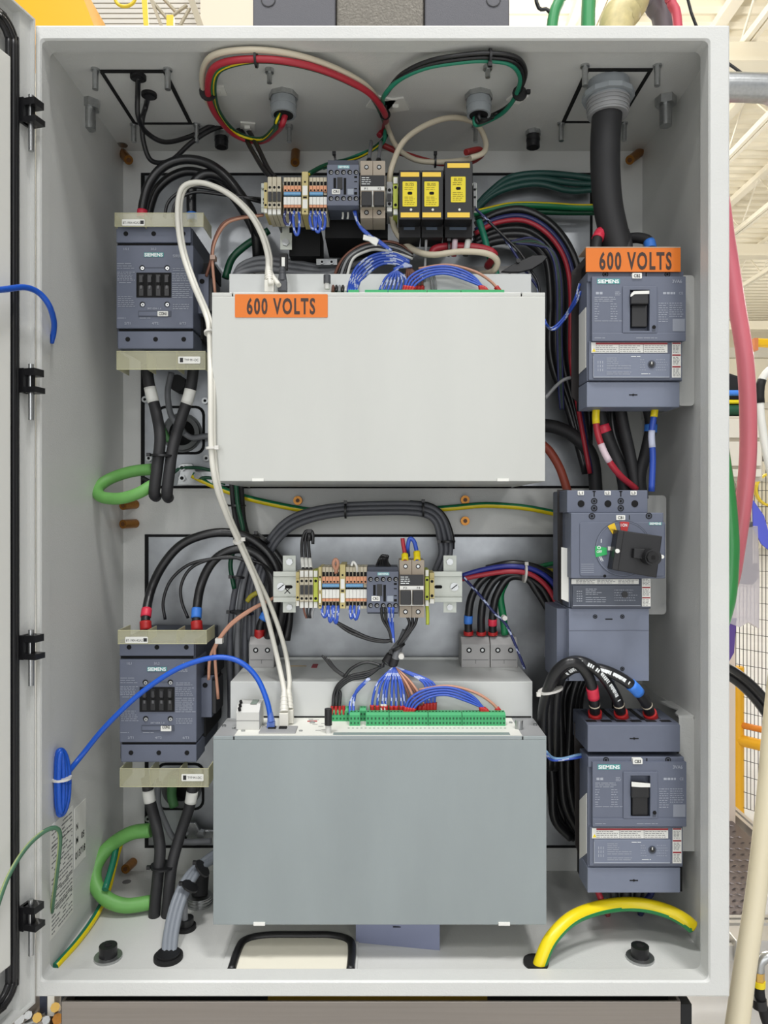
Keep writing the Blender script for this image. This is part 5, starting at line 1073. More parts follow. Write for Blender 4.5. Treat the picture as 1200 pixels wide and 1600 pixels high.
# rubber grommets and thin black leads at the left roof plate
for (x, y, lb) in ((216, 118, 'front rubber grommet in the left roof plate'), (233, 146, 'rear rubber grommet in the left roof plate')):
    c = C(x, y, IT-H-.0015); solo('rubber_grommet', lb, 'grommet', MB().cyl(c, c-V((0, 0, .005)), .0125, BLKM, 18).cyl(c-V((0, 0, .005)), c-V((0, 0, .007)), .009, BLK, 16))
cable('black lead from the front roof grommet', [C(216, 118, IT-H-.004), *PP(.13, (215, 150), (216, 182, .15), (228, 206, .19), (258, 222, .22), (300, 212, .25), (345, 190, .26), (380, 196, .27), (400, 225, .24), (418, 262, .19), (430, 278, .165))], .0042, RUB)
cable('black lead from the rear roof grommet', [C(233, 146, IT-H-.004), *PP(.18, (228, 166), (222, 190), (225, 225, .2), (238, 252, .22), (268, 250, .24), (300, 222, .25), (338, 200, .26), (372, 200, .27), (392, 232, .24), (410, 262, .19), (424, 278, .165))], .0042, RUB)
# heavy supply cable
c = C(950, 128, IT-H); t = Thing('cable_gland', 'large grey gland holding the thick black supply cable', 'cable gland')
t.part('bushing', MB().cyl(c, c-V((0, 0, .03)), .033, GLAND, 24)); t.part('lock_nut', MB().cyl(c-V((0, 0, .020)), c-V((0, 0, .028)), .041, GLAND, 12, smooth=False)); t.part('thread', MB().cyl(c-V((0, 0, .030)), c-V((0, 0, .055)),   .033, MIDGREY, 24, r1=.031))
for k in range(4): t.part('thread_ring', MB().cyl(c-V((0, 0, .031+k*.006)), c-V((0, 0, .034+k*.006)),   .0345-k*.0006, MIDGREY, 24))
t.done()
cable('thick black supply cable coming down from the large roof gland', [c-V((0, 0, .04)), *PP(.13, (946, 215, .118), (946, 270), (950, 320, .135), (958, 360, .138), (967, 398, .14))], .0235, SLEEVE, seg=20, n=8)
cable('black core with a red band above the upper breaker', PP(.14, (962, 352, .15), (945, 358, .14), (934, 372, .13), (929, 400, .12)), .0085, SLEEVE, bits=(('tape_band', .42, .62, 1.12, REDT, 'red tape band'),), seg=12)
cable('black core with a blue band above the upper breaker', PP(.14, (985, 372, .15), (1000, 372, .14), (1014, 378, .13), (1018, 400, .12)), .0085, SLEEVE, bits=(('tape_band', .55, .8, 1.12, BLUT, 'blue tape band'),), seg=12)
cable('middle black core above the upper breaker', PP(.13, (975, 362, .15), (980, 380, .13), (980, 405, .12)), .0085, SLEEVE, seg=12)
# --- left: cables into the upper contactor
cable('leftmost thick black cable arching up from the upper contactor', PP(.23, (222, 340), (224, 318), (234, 286), (256, 260), (290, 249), (330, 258), (366, 290), (396, 345), (412, 400, .28), (418, 450, .30)), .0080, RUB, seg=12, bits=(('tape_band', .0, .03, 1.12, REDT, 'red tape band'),))
cable('second thick black cable arching behind the upper contactor', PP(.26, (230, 345), (236, 318), (246, 295), (270, 275), (300, 268), (340, 282), (375, 322), (402, 375), (410, 450, .30)), .0080, RUB, seg=12)
cable('third thick black cable rising straight behind the white cable', PP(.24, (300, 345), (299, 315), (302, 288), (322, 272), (352, 280), (380, 310), (398, 350), (404, 450, .3)), .0085, RUB, seg=12, bits=(('tape_band', .0, .04, 1.12, BLUT, 'blue tape band'),))
cable('thin black lead above the upper contactor', PP(.22, (257, 340), (262, 318), (276, 303), (300, 292), (350, 300), (400, 314), (416, 318, .18)), .0028, RUB); cable('second thin black lead above the upper contactor', PP(.22, (270, 340), (272, 322), (284, 308), (310, 300), (360, 306), (400, 310), (416, 312, .18)), .0028, RUB)
for k in range(2): cable('pinkish brown wire from the upper auxiliary block to the rail' if k == 0 else 'second pinkish brown wire beside the upper auxiliary block', PP(.19, (322+k*14, 432+k*26), (330+k*2, 405), (334+k*2, 378), (348+k*3, 350+k*2), (372, 340+k*2), (412, 336)), .0026, PINKW if k else BRN)
solo('wire_clip', 'pale clip on the brown wires beside the upper contactor', 'clip', MB().pb(328, 398, 336, 405, .182, .196, mat('dull_pink_plastic', (176, 150, 136), .5)))
cable('dark green earth cable behind the white boot of the upper drive', PP(.26, (352, 435), (362, 405), (382, 385), (402, 372), (420, 360)), .0068, DGRN)
for k in range(3): cable(('upper', 'middle', 'lower')[k]+' grey cable lying above the upper drive', PP(.25-.01*k, (366, 432), (378, 414+k*6), (410, 404+k*8), (460, 410+k*8), (510, 418+k*5), (560, 412), (600, 398), (620, 392)), .0055, GCAB)
# --- white patch cables
WP = [(423, 446, .10), (419, 425, .11), (418, 400, .13), (408, 366, .14), (388, 332, .14), (355, 302, .14), (318, 286, .13), (290, 289, .125), (279, 310, .12), (278, 350, .115), (285, 395, .11), (302, 445, .10), (321, 490, .10), (327, 520, .08), (329, 600, .045), (330, 700, .040), (337, 755, .045), (352, 800, .07), (372, 845, .11), (400, 910, .15), (419, 970, .17), (436, 1040, .155), (444, 1080, .125), (444, 1100, .11)]
cable('white patch cable looping from the upper drive down to the lower one', [P(*q) for q in WP], .0042, WCAB, seg=12)
W2 = [(436, 446, .10)]+[(x+4, y+1, Y+.006) for x, y, Y in WP[1:19]]+[(398, 895, .15), (424, 950, .18), (444, 1010, .175), (452, 1060, .15), (450, 1085, .135)]
cable('second white patch cable tied beside the first', [P(*q) for q in W2], .0040, WCAB, seg=12)
for i, lb in ((13, 'white tie on the patch cables beside the upper drive'), (15, 'white tie on the patch cables low on the upper drive'), (18, 'white tie on the patch cables at the black cable arch')):
    tie(lb, P(*WP[i]), P(*WP[i+1])-P(*WP[i-1]), .0082, TIE)
def plug(label, top, bot, r, m, parts=4):
    t = Thing('network_plug', label, 'plug'); a, b = V(top), V(bot); d = (b-a)
    t.part('boot', MB().cyl(a, a+d*.55, r*.62, m, 12, r1=r)); w_ = r
    c = a+d*.55; t.part('shell', MB().box((c.x-w_, c.y-w_*.8, b.z), (c.x+w_, c.y+w_*.8, c.z), m), bevel=.001)
    for k in range(parts): q = a+d*(.1+.11*k); t.part('boot_ring', MB().cyl(q, q+d*.05, r*(.78+.08*k), m, 12))
    return t.done()
plug('white plug boot standing in the left socket of the upper drive', P(419, 418, .115), P(423, 456, .10), .0075, WCAB)
plug('white plug boot in the socket plate of the lower drive', P(444, 1082, .118), P(444, 1139, .082), .0072, WCAB)
plug('second white plug boot behind the first on the lower drive', P(451, 1078, .13), P(453, 1133, .10), .0068, WCAB)
plug('dark grey plug standing on the upper drive beside the white boot', P(441, 418, .11), P(442, 456, .11), .0072, mat('dark_grey_plug', (70, 72, 76), .5), 2)
t = Thing('cable_holder', 'black cable tag holder above the dark grey plug', 'holder'); t.part('holder_body', MB().pb(437, 396, 449, 420, .115, .125, BLKM)); t.part('tag', MB().pb(440, 402, 445, 416, .1142, .115, LABEL)); t.done()
t = Thing('service_pin', 'black capped pin standing on the upper drive', 'pin'); t.part('pin_body', MB().cyl(P(511, 452, .12), P(511, 440, .12), .0045, LTGREY, 10)); t.part('cap', MB().cyl(P(511, 443, .12), P(511, 430, .12), .0058, mat('dark_grey_plug', 0), 12)); t.done()
# --- blue patch cables
cable('blue patch cable arching over the lower contactor to the lower drive', PP(.10, (424, 1132, .085), (418, 1098, .09), (402, 1060), (378, 1036), (348, 1027), (312, 1032), (268, 1050), (215, 1087), (165, 1135), (128, 1180), (108, 1205, .075), (100, 1216, .058)), .0042, BCAB, seg=12)
plug('translucent blue plug in the socket plate of the lower drive', P(422, 1112, .088), P(425, 1140, .083), .0062, mat('translucent_blue_plastic', (90, 120, 196), .3, alpha=.7), 0)
for k in range(6):
    m_ = MB(); pts = []; rd = random.Random(k); cx, cy, rx, ry, yy = 94.5+rd.uniform(-1, 1), 1221+rd.uniform(-3, 3), 3.5+k*1.9, 47+rd.uniform(-6, 6), .048+k*.0025
    for j in range(17): a = 2*PI*j/16; pts.append(P(cx+rx*math.cos(a)*(1 if math.sin(a)*0 == 0 else 1), cy+ry*math.sin(a), yy+.004*math.cos(a)))
    solo('cable_loop', '%s loop of the coiled blue cable on the left wall, counted from inside' % ORD[k], 'cable', m_.tube(pts, .0040, BCAB, 10), 'loops of the coiled blue cable')
tie('white tie round the coiled blue cable on the left wall', P(96, 1216, .054), (0, 0, 1), .0150, TIE)
solo('cable_mount', 'cream mount behind the blue coil', 'cable mount', MB().box((IL, .07, P(0, 1233, .08).z), (IL+.006, .095, P(0, 1206, .08).z), LABEL))
cable('blue cable crossing from the door into the cabinet', PP(-.04, (-30, 456, -.15), (8, 452, -.095), (38, 449, -.055), (60, 457, -.03), (76, 476, -.015), (84, 500, .01), (84, 518, .03), (80, 535, .04)), .0042, BCAB, seg=12)
# --- wires at the left edge
cable('green yellow wire hooking over the rim from the door', PP(-.03, (-12, 1440, -.12), (12, 1372, -.09), (40, 1326, -.055), (68, 1300, -.03), (88, 1294, -.015), (94, 1310, -.005), (90, 1355, .01), (84, 1400, .03), (81, 1425, .04)), .0032, mat('muted_green_jacket', (70, 110, 84), .45), split=(V((-.6, -.7, .3)), mat('pale_green_stripe', (160, 176, 120), .45), .5))
cable('green yellow cable running down to the lower left corner', PP(.16, (190, 1312, .29), (180, 1345, .275), (168, 1392, .24), (150, 1430, .18), (122, 1470, .11), (86, 1511, .045)), .0055, mat('deep_teal_green', (20, 110, 84), .4), split=(V((.8, -.25, -.55)), YEL, -.05), seg=16)
def lgreen(y0, label, low):
    if low: pts = PP(.24, (236, 1297), (204, 1302), (172, 1322), (150, 1352, .22), (149, 1380, .2), (166, 1404, .19), (196, 1415, .19), (236, 1410, .2))
    else: pts = PP(.24, (238, 733), (205, 737), (172, 748), (153, 763, .22), (158, 776, .2), (186, 779, .19), (215, 771, .19), (238, 758, .2))
    return cable(label, pts, .0122 if low else .0102, LGRN, seg=14, n=8)
lgreen(0, 'light green earth loop beside the black cable pair, upper', False); lgreen(0, 'light green earth loop above the enclosure floor, lower', True)
cable('dark green cable behind the lower light green loop', PP(.27, (230, 1290), (196, 1300), (184, 1316, .25), (176, 1350, .22), (164, 1390, .18)), .0055, MATS['deep_teal_green'])
cable('brown cored black lead at the upper green loop', PP(.26, (222, 746), (232, 752), (238, 758)), .004, SLEEVE)
for low, dy in ((0, 0), (1, 645)):
    w_ = 'lower' if low else 'upper'; e = 663 if low else 0
    a = PP(.22, (229, 570+dy), (234, 605+dy), (243, 640+dy), (250, 680+dy, .2), (247, 720+dy, .19), (241, 768+e, .19), (244, 776+e, .21)); b = PP(.22, (303, 570+dy), (297, 612+dy), (283, 655+dy), (270, 700+dy, .2), (265, 735+dy, .19), (261, 770+e, .19), (263, 778+e, .21))
    cable('left black cable under the %s contactor with a white marker' % w_, a, .0096, SLEEVE, seg=14, bits=(('marker_sleeve', (.155, .08)[low], (.26, .16)[low], 1.06, LABEL, 'white marker sleeve'),))
    cable('right black cable under the %s contactor with a white marker' % w_, b, .0096, SLEEVE, seg=14, bits=(('marker_sleeve', (.17, .09)[low], (.27, .165)[low], 1.06, LABEL, 'white marker sleeve'),))
    tie('black tie binding the black cable pair under the %s contactor' % w_, P(254, 712+e if low == 0 else 1353, .195), (.05, 0, 1), .0205)
    cable('grey cable curving behind the %s black cable pair' % w_, PP(.30, (268, 582+dy), (262, 612+dy), (266, 645+dy), (276, 662+dy), (288, 676+dy, .33)) if not low else PP(.30, (248, 1222), (247, 1255), (258, 1285), (272, 1310), (295, 1316), (330, 1314)), .0058, GCAB)
cable('grey cable running from the upper gland to the right', PP(.33, (286, 676), (300, 684), (318, 682), (340, 680)), .0056, GCAB); cable('green core behind the upper black cable pair', PP(.33, (264, 690), (258, 676), (250, 662)), .005, mat('leaf_green', (70, 120, 70), .5)); cable('thick green core behind the lower black cables', PP(.31, (272, 1260), (268, 1240), (272, 1214)), .009, MATS['leaf_green'])
solo('blanking_plug', 'round black plug above the upper gland opening', 'plug', MB().pc(276, 598, 13, .30, .34, BLKM, 18))
# earth clamps at the plates
for low, (x, y) in ((0, (298, 740)), (1, (303, 1302))):
    w_ = 'lower' if low else 'upper'; t = Thing('earth_clamp', 'zinc earth clamp with screws at the %s left plate edge' % w_, 'clamp')
    t.part('clamp_plate', MB().prism([(x-22, y+18), (x-14, y-16), (x+2, y-16), (x+8, y-4), (x+34, y-4), (x+34, y+18)], .325, .330, STEEL), bevel=.001); t.part('bolt', MB().pc(x-14, y-9, 5.5, .318, .325, STEEL, 6, smooth=False).pc(x-14, y-9, 3, .3175, .318, HOLE, 8)); t.part('bolt', MB().pc(x-14, y+7, 5.5, .318, .325, STEEL, 6, smooth=False).pc(x-14, y+7, 3, .3175, .318, HOLE, 8)); t.part('bolt', MB().pc(x+10, y+3, 6, .312, .325, STEEL, 6, smooth=False)); t.done()
for (x, y, lb) in ((320, 626, 'plate screw beside the upper gland opening'), (322, 716, 'plate screw under the upper gland opening'), (232, 716, 'plate screw left of the black cable pair'), (226, 624, 'plate screw behind the left black cable'), (864, 460, 'plate screw right of the upper drive'), (231, 1280, 'plate screw behind the lower black cables')):
    solo('plate_screw', lb, 'screw', MB().pc(x, y, 5, .340, .351, STEEL, 12).pc(x, y, 2.4, .3396, .340, HOLE, 6))
# --- green yellow earth conductor across the middle
cable('green yellow earth cable crossing behind the grey bundle', PP(.33, (300, 742, .32), (330, 757), (380, 776), (430, 788), (480, 797), (540, 801), (600, 800), (660, 797), (710, 793), (760, 789), (820, 793), (878, 804)), .0058, GRN, split=(V((0, -.45, -.9)), YEL, .35), seg=14)
cable('thin green wire at the upper earth clamp', PP(.32, (268, 742), (282, 732), (310, 731), (335, 736)), .003, DGRN); cable('second thin green wire beside the upper earth clamp', PP(.32, (310, 747), (330, 747), (352, 756)), .003, DGRN)
# --- grey bundle arching over the lower rail
for k in range(3):
    d = k*7
    cable(('outer', 'middle', 'inner')[k]+' grey cable of the bundle arching over the lower rail', PP(.29-.005*k, (390+d*.9, 1000), (392+d, 930), (404+d, 880-d*.2), (425+d*.7, 836+d*.6), (460+d*.4, 806+d), (520, 791+d), (600, 787+d), (660-d*.2, 789+d), (688-d*.6, 803+d*.9), (701-d, 835+d*.6), (703-d, 866), (692-d, 895)), .0052, mat('slate_grey_jacket', (88, 90, 96), .45), seg=10)
cable('black cable on the outside of the grey bundle', PP(.30, (640, 785), (672, 789), (694, 806), (706, 836), (707, 858)), .004, RUB)
for p_, d_, lb in (((411, 841, .275), (.6, 0, .7), 'black tie where the grey bundle bends up'), ((540, 798, .28), (1, 0, 0), 'black tie on the top of the grey bundle left'), ((661, 796, .28), (1, 0, 0), 'black tie on the top of the grey bundle right'), ((699, 846, .28), (0, 0, 1), 'black tie where the grey bundle comes down')):
    tie(lb, P(*p_), d_, .0145)
for k in range(4): cable(('first', 'second', 'third', 'fourth')[k]+' grey cable running down left of the lower drive', PP(.30, (360+k*13, 1300), (360+k*12, 1100), (359+k*12, 1000), (366+k*11, 930), (380+k*9, 880), (396+k*6, 850)), .0056, GCAB if k % 2 else MATS['slate_grey_jacket'])
tie('upper black tie across the vertical grey cables', P(372, 902, .27), (.1, 0, 1), .012); tie('lower black tie across the vertical grey cables', P(378, 957, .27), (.1, 0, 1), .022)
for k in range(3): cable(('left', 'middle', 'right')[k]+' dark cable dropping from under the upper drive', PP(.31, (361+k*7, 735), (364+k*7, 780), (369+k*6, 815), (378+k*6, 850), (384+k*6, 900), (386+k*5, 960)), .0050, SLEEVE)
cable('dark green wire within the cables under the upper drive', PP(.29, (368, 745), (372, 790), (380, 830), (370, 850), (360, 880), (366, 920)), .0042, DGRN); tie('black tie under the upper drive on the dropping cables', P(370, 790, .305), (0, 0, 1), .017)
cable('yellow green wire end left of the lower rail', PP(.27, (386, 940), (392, 932), (402, 926)), .0045, mat('mustard_jacket', (160, 150, 40), .5))
# --- black cables into the lower contactor
cable('thick black cable with a red band arching from the lower contactor', PP(.26, (228, 985, .22), (228, 962, .23), (236, 922), (254, 884), (282, 852), (318, 836), (356, 832), (392, 842), (424, 872), (440, 915), (440, 960), (430, 1005, .28)), .0080, RUB, seg=14, bits=(('tape_band', .045, .075, 1.14, REDT, 'red tape band'), ('ferrule', .0, .03, 1.25, REDF, 'red ferrule')))
cable('thick black cable with a blue band arching from the lower contactor', PP(.25, (308, 985, .22), (307, 960, .23), (313, 918), (328, 884), (350, 864), (380, 858), (408, 872), (426, 905), (428, 950), (418, 1000, .28)), .0080, RUB, seg=14, bits=(('tape_band', .055, .1, 1.14, BLUT, 'blue tape band'), ('ferrule', .0, .04, 1.25, REDF, 'red ferrule')))
cable('thick black cable behind the white patch cables', PP(.29, (366, 838), (404, 846), (432, 868), (450, 905), (452, 960), (447, 1000)), .0080, RUB, seg=12)
cable('third thick black cable dropping to the left grey terminal', PP(.28, (396, 850), (420, 885), (426, 940), (408, 972), (405, 1000)), .0078, RUB, seg=12, bits=(('tape_band', .72, .8, 1.12, BLUT, 'blue tape band'), ('ferrule', .9, 1, 1.2, REDF, 'red ferrule')))
cable('thin black lead looping into the lower contactor', PP(.24, (258, 968), (255, 940), (266, 908), (292, 884), (326, 874), (372, 872), (410, 882), (430, 900, .2)), .0028, RUB); cable('second thin black lead looping into the lower contactor', PP(.24, (294, 966), (284, 940), (283, 915), (296, 890), (322, 876), (360, 870), (400, 882)), .0028, RUB)
for k in range(2): cable('peach coloured wire from the lower auxiliary block to the rail' if k == 0 else 'second peach coloured wire beside the lower auxiliary block', PP(.19, (326+k*15, 1062+k*30), (328+k*8, 1030), (338, 1005+k*3), (360, 975+k*3), (392, 952+k*2), (428, 934)), .0027, PINKW)
solo('wire_clip', 'pale clip on the peach wires beside the lower contactor', 'clip', MB().pb(336, 998, 347, 1006, .182, .196, TIE))
# --- grey cables through the floor
t = Thing('rubber_grommet', 'oval black rubber grommet in the enclosure floor', 'grommet'); c = C(263, 1498, IB-H); t.part('grommet_body', MB().cyl(c, c+V((0, 0, .006)), .022, BLKM, 22)); t.part('lip', MB().cyl(c+V((0, 0, .006)), c+V((0, 0, .010)), .018, BLK, 20)); t.done()
t = Thing('rubber_grommet', 'smaller black grommet behind the oval one', 'grommet'); c = C(290, 1451, IB-H); t.part('grommet_body', MB().cyl(c, c+V((0, 0, .006)), .017, BLKM, 22)); t.part('lip', MB().cyl(c+V((0, 0, .006)), c+V((0, 0, .018)), .013, BLK, 18)); t.done()
c = C(312, 1413, IB-H); t = Thing('cable_gland', 'threaded zinc gland in the floor beside the lower drive', 'cable gland'); t.part('gland_body', MB().cyl(c, c+V((0, 0, .016)), .021, STEEL, 24))
for k in range(3): t.part('thread_ring', MB().cyl(c+V((0, 0, .002+k*.005)), c+V((0, 0, .004+k*.005)), .0225, STEEL, 24))
t.part('cable_stub', MB().cyl(c+V((0, 0, .0165)), c+V((.0, .01, .05)), .014, BLKM, 14)); t.done()
for k in range(3): cable(('left', 'middle', 'right')[k]+' grey cable leaving through the oval floor grommet', PP(.10, (257+k*7, 1500, .065), (260+k*7, 1460), (270+k*7, 1415, .14), (285+k*7, 1380, .17), (305+k*6, 1355, .2), (345, 1325+k*7, .24)), .0056, mat('light_slate_jacket', (124, 130, 138), .45))
cable('short grey cable rising from the smaller floor grommet', [C(290, 1450, IB-H+.004), *PP(.13, (288, 1420, .15), (292, 1385, .17), (318, 1350, .21), (345, 1332, .24))], .0056, GCAB)
tie('upper black tie on the grey floor cables', P(316, 1357, .19), (.8, 0, .7), .016); tie('lower black tie on the grey floor cables', P(297, 1385, .155), (.5, 0, .9), .0145)
# --- bottom right earth cable
cable('thick yellow green earth cable arching over the enclosure floor', PP(.08, (838, 1530, .045), (846, 1500, .05), (862, 1466, .06), (892, 1436, .08), (930, 1420, .10), (972, 1413, .11), (1010, 1415, .11), (1046, 1425, .10), (1070, 1438, .09), (1082, 1448, .088)), .0105, mat('earth_green', (30, 132, 70), .4), split=(V((-.25, -.1, .96)), YEL, .04), seg=36, n=8)
c = C(842, 1520, IB-H); solo('rubber_grommet', 'black grommet where the thick yellow green cable enters', 'grommet', MB().cyl(V((c.x, .055, IB)), V((c.x, .055, IB+.005)), .019, BLKM, 20))
# --- right: bundle arching from the fuse blocks to the breakers
grpR = 'black cables arching right of the fuse blocks'
def arcR(k, m, r=.0075, label='black cable arching down behind the upper breaker', Y=.27):
    d = k*9.5
    return cable(label, PP(Y, (744-k, 352+d*.8), (775, 334+d*.9), (815, 328+d), (855-d*.45, 346+d*.8), (884-d*.7, 378+d*.5), (902-d*.95, 420), (908-d, 470), (908-d, 560), (912-d*.5, 640), (925-d*.2, 740)), r, m, group=grpR if m is RUB else None, seg=10)
for j, k in enumerate((0, 2, 3, 4, 5)): arcR(k, RUB, Y=.28, label='black cable arching down behind the upper breaker, %s from the outside' % ORD[j])
arcR(1, NAVY, .0045, 'dark blue cable within the black arch', .262); arcR(1.7, REDC, .0042, 'red cable within the black arch', .258)
for k in range(5): cable('thin dark wire running down beside the upper drive, %s from the left' % ORD[k], PP(.25, (790+k*4, 380), (832+k*2, 372+k*3), (860+k*1.5, 395), (870+k*1.6, 440), (871+k*1.6, 520), (873+k*1.5, 600), (876+k, 640)), .0022, (NAVY, RUB, DGRN, RUB, NAVY)[k], group='thin dark wires beside the upper drive')
for (x, y, lb) in ((874, 470, 'upper adhesive mount on the dark wires'), (876, 541, 'lower adhesive mount on the dark wires')):
    solo('cable_mount', lb, 'cable mount', MB().pb(x-9, y-9, x+9, y+10, .33, .34, mat('aged_clear_pad', (168, 162, 146), .5)).pb(x-4, y-4, x+4, y+4, .32, .33, MATS['aged_clear_pad']))
for k, yy in enumerate((276, 284, 292)): cable(('upper', 'middle', 'lower')[k]+' dark teal hose at the back right of the fuse blocks', PP(.32, (744, 322+k*3), (765, 300+k*4), (795, yy+2), (840, yy-5), (890, yy-2+k*4), (930, yy+4)), .0060, mat('dark_teal_jacket', (34, 76, 70), .4))
cable('green yellow cable at the back right of the fuse blocks', PP(.30, (740, 334), (765, 328), (800, 321), (850, 321), (900, 324), (940, 324)), .0062, GRN, split=(V((0, -.3, .95)), YEL, .7), seg=12); cable('second green cable beneath the green yellow one', PP(.31, (742, 340), (780, 334), (830, 331), (885, 332), (930, 332)), .0055, DGRN)
cable('green cable dropping below the right fuse block', PP(.20, (748, 344), (756, 368), (764, 398), (776, 430), (780, 470)), .0058, TEALW)
TW = dict(twist=(LABEL, .016, .3))
cable('blue white twisted wire slanting from the fuse blocks', PP(.18, (742, 325), (765, 347), (788, 372), (808, 402), (822, 425), (838, 446), (842, 460)), .0022, NAVY, twist=(LABEL, .014, .25)); cable('black wire slanting from the fuse blocks under the black tag', PP(.175, (762, 345), (786, 368), (812, 394), (828, 420), (840, 440), (844, 460)), .0022, RUB)
t = Thing('cable_tag', 'black leaf shaped tie tail lying across the wires', 'cable tie'); t.part('leaf', MB().prism([(783, 424), (806, 410), (832, 399), (850, 398), (856, 401), (848, 410), (832, 420), (812, 425), (795, 425)], .155, .162, BLK), bevel=.001); t.part('head', MB().pc(810, 407, 3.5, .150, .155, BLK, 10)); t.done()
cable('long blue white wire pair from the upper breaker', PP(.16, (906, 443, .12), (898, 468, .13), (884, 492), (870, 508), (860, 513), (852, 505, .12)), .0022, BLUW, twist=(LABEL, .02, .3)); cable('second blue white wire from the upper breaker', PP(.16, (908, 455, .12), (900, 472, .13), (884, 496), (868, 514), (857, 512), (851, 500, .12)), .0022, BLUW, twist=(LABEL, .017, .3))
cable('blue white wire pair from the lower breaker', PP(.12, (918, 1180, .13), (900, 1184), (878, 1187), (862, 1187), (852, 1178, .1)), .0024, BLUW, twist=(LABEL, .018, .35)); cable('second blue white wire from the lower breaker', PP(.12, (918, 1177, .13), (900, 1180), (880, 1185), (864, 1184), (853, 1174, .1)), .0022, mat('light_steel_blue', (120, 160, 200), .4))
# below the upper breaker
cable('red wire with a white marker below the upper breaker', PP(.12, (932, 636, .12), (931, 655), (935, 682), (948, 714), (968, 742, .13), (994, 764, .15)), .0052, REDC, seg=12, bits=(('marker_sleeve', .36, .55, 1.05, mat('pinkish_marker', (228, 206, 214), .5), 'pale marker sleeve'), ('ferrule', .0, .16, 1.15, YEL, 'yellow ferrule')))
cable('blue wire with a white marker below the upper breaker', PP(.12, (1024, 636, .12), (1021, 655), (1018, 680), (1020, 715), (1018, 768)), .0050, BLUW, seg=12, bits=(('marker_sleeve', .28, .48, 1.05, mat('bluish_marker', (206, 212, 234), .5), 'pale marker sleeve'), ('ferrule', .0, .12, 1.15, YEL, 'yellow ferrule')))
for k, (x0, x1, lb) in enumerate(((940, 972, 'left black cable with a red band below the upper breaker'), (972, 990, 'middle black cable below the upper breaker'), (1015, 1000, 'right black cable with a blue band below the upper breaker'))):
    cable(lb, PP(.16, (x0-4, 630), (x0+2, 665), ((x0+x1)/2+2, 705), (x1, 745), (x1+4, 780)), .0095, SLEEVE, seg=12, bits=(() if k == 1 else (('tape_band', .22, .3, 1.1, (REDT, 0, BLUT)[k], 'tape band'),)))
cable('dark cable between the left and middle ones below the upper breaker', PP(.19, (955, 630), (960, 680), (985, 740), (990, 780)), .009, RUB)
cable('orange brown cable emerging right of the upper drive', PP(.24, (842, 690), (858, 704), (873, 728), (882, 752), (888, 772)), .0075, ORC, seg=12); cable('big dark cable curving behind the right side of the upper drive', PP(.27, (840, 664), (870, 668), (900, 684), (925, 715), (932, 775)), .012, SLEEVE, seg=14)
cable('black and clear tie end slanting below the upper drive mounts', PP(.2, (852, 622), (868, 604), (880, 594), (892, 590)), .0030, MIDGREY)
# --- lower right: terminal cables
for k, (x, band) in enumerate(((732, BLUT), (752, None), (770, REDT))):
    lb = ('black cable with a blue band in the right grey terminals', 'plain black cable in the right grey terminals', 'black cable with a red band in the right grey terminals')[k]
    bits = (('ferrule', .0, .02, 1.25, REDF, 'red ferrule'),)+((('tape_band', .06, .10, 1.12, band, 'tape band'),) if band else ())
    cable(lb, PP(.27, (x, 992, .275), (x, 962), (x+6, 930), (x+26, 902), (x+60-k*3, 892+k*6), (846-k*4, 906+k*8), (866-k*6, 935+k*6), (880-k*6, 975), (884-k*4, 1020)), .0072, RUB, seg=12, bits=bits)
cable('green cable at the right end of the grey terminals', PP(.275, (789, 992), (786, 962), (782, 930), (792, 905)), .0066, GRN, seg=12)
cable('dark blue cable arching right of the lower rail', PP(.25, (722, 900), (752, 891), (790, 885), (830, 889), (858, 905), (876, 930), (884, 955)), .0048, mat('royal_blue_jacket', (40, 50, 140), .4), seg=12); cable('red cable arching right of the lower rail', PP(.245, (722, 905), (755, 898), (795, 893), (828, 897), (853, 915), (870, 943), (878, 960)), .0044, REDC, seg=12)
cable('black cable arching on top of the blue one', PP(.26, (760, 889), (800, 881), (840, 888), (868, 905), (884, 930)), .0072, RUB, seg=12); cable('green yellow cable tip at the middle breaker', PP(.29, (835, 888), (856, 882), (880, 878)), .0042, GRN); cable('yellow end piece beside the middle breaker', PP(.28, (850, 892), (866, 893), (874, 893)), .0055, mat('mustard_jacket', 0))
tie('white tie on the arching cables right of the lower rail', P(820, 896, .25), (1, 0, -.1), .017, TIE)
cable('blue white twisted wire slanting past the right grey terminals', PP(.22, (724, 902, .19), (748, 928), (770, 955), (790, 975), (802, 1000), (812, 1025), (820, 1045)), .0024, NAVY, twist=(LABEL, .016, .28))
solo('wire_clip', 'small white tie head on the slanting twisted wire', 'clip', MB().pc(789, 966, 4, .20, .215, TIE, 10))
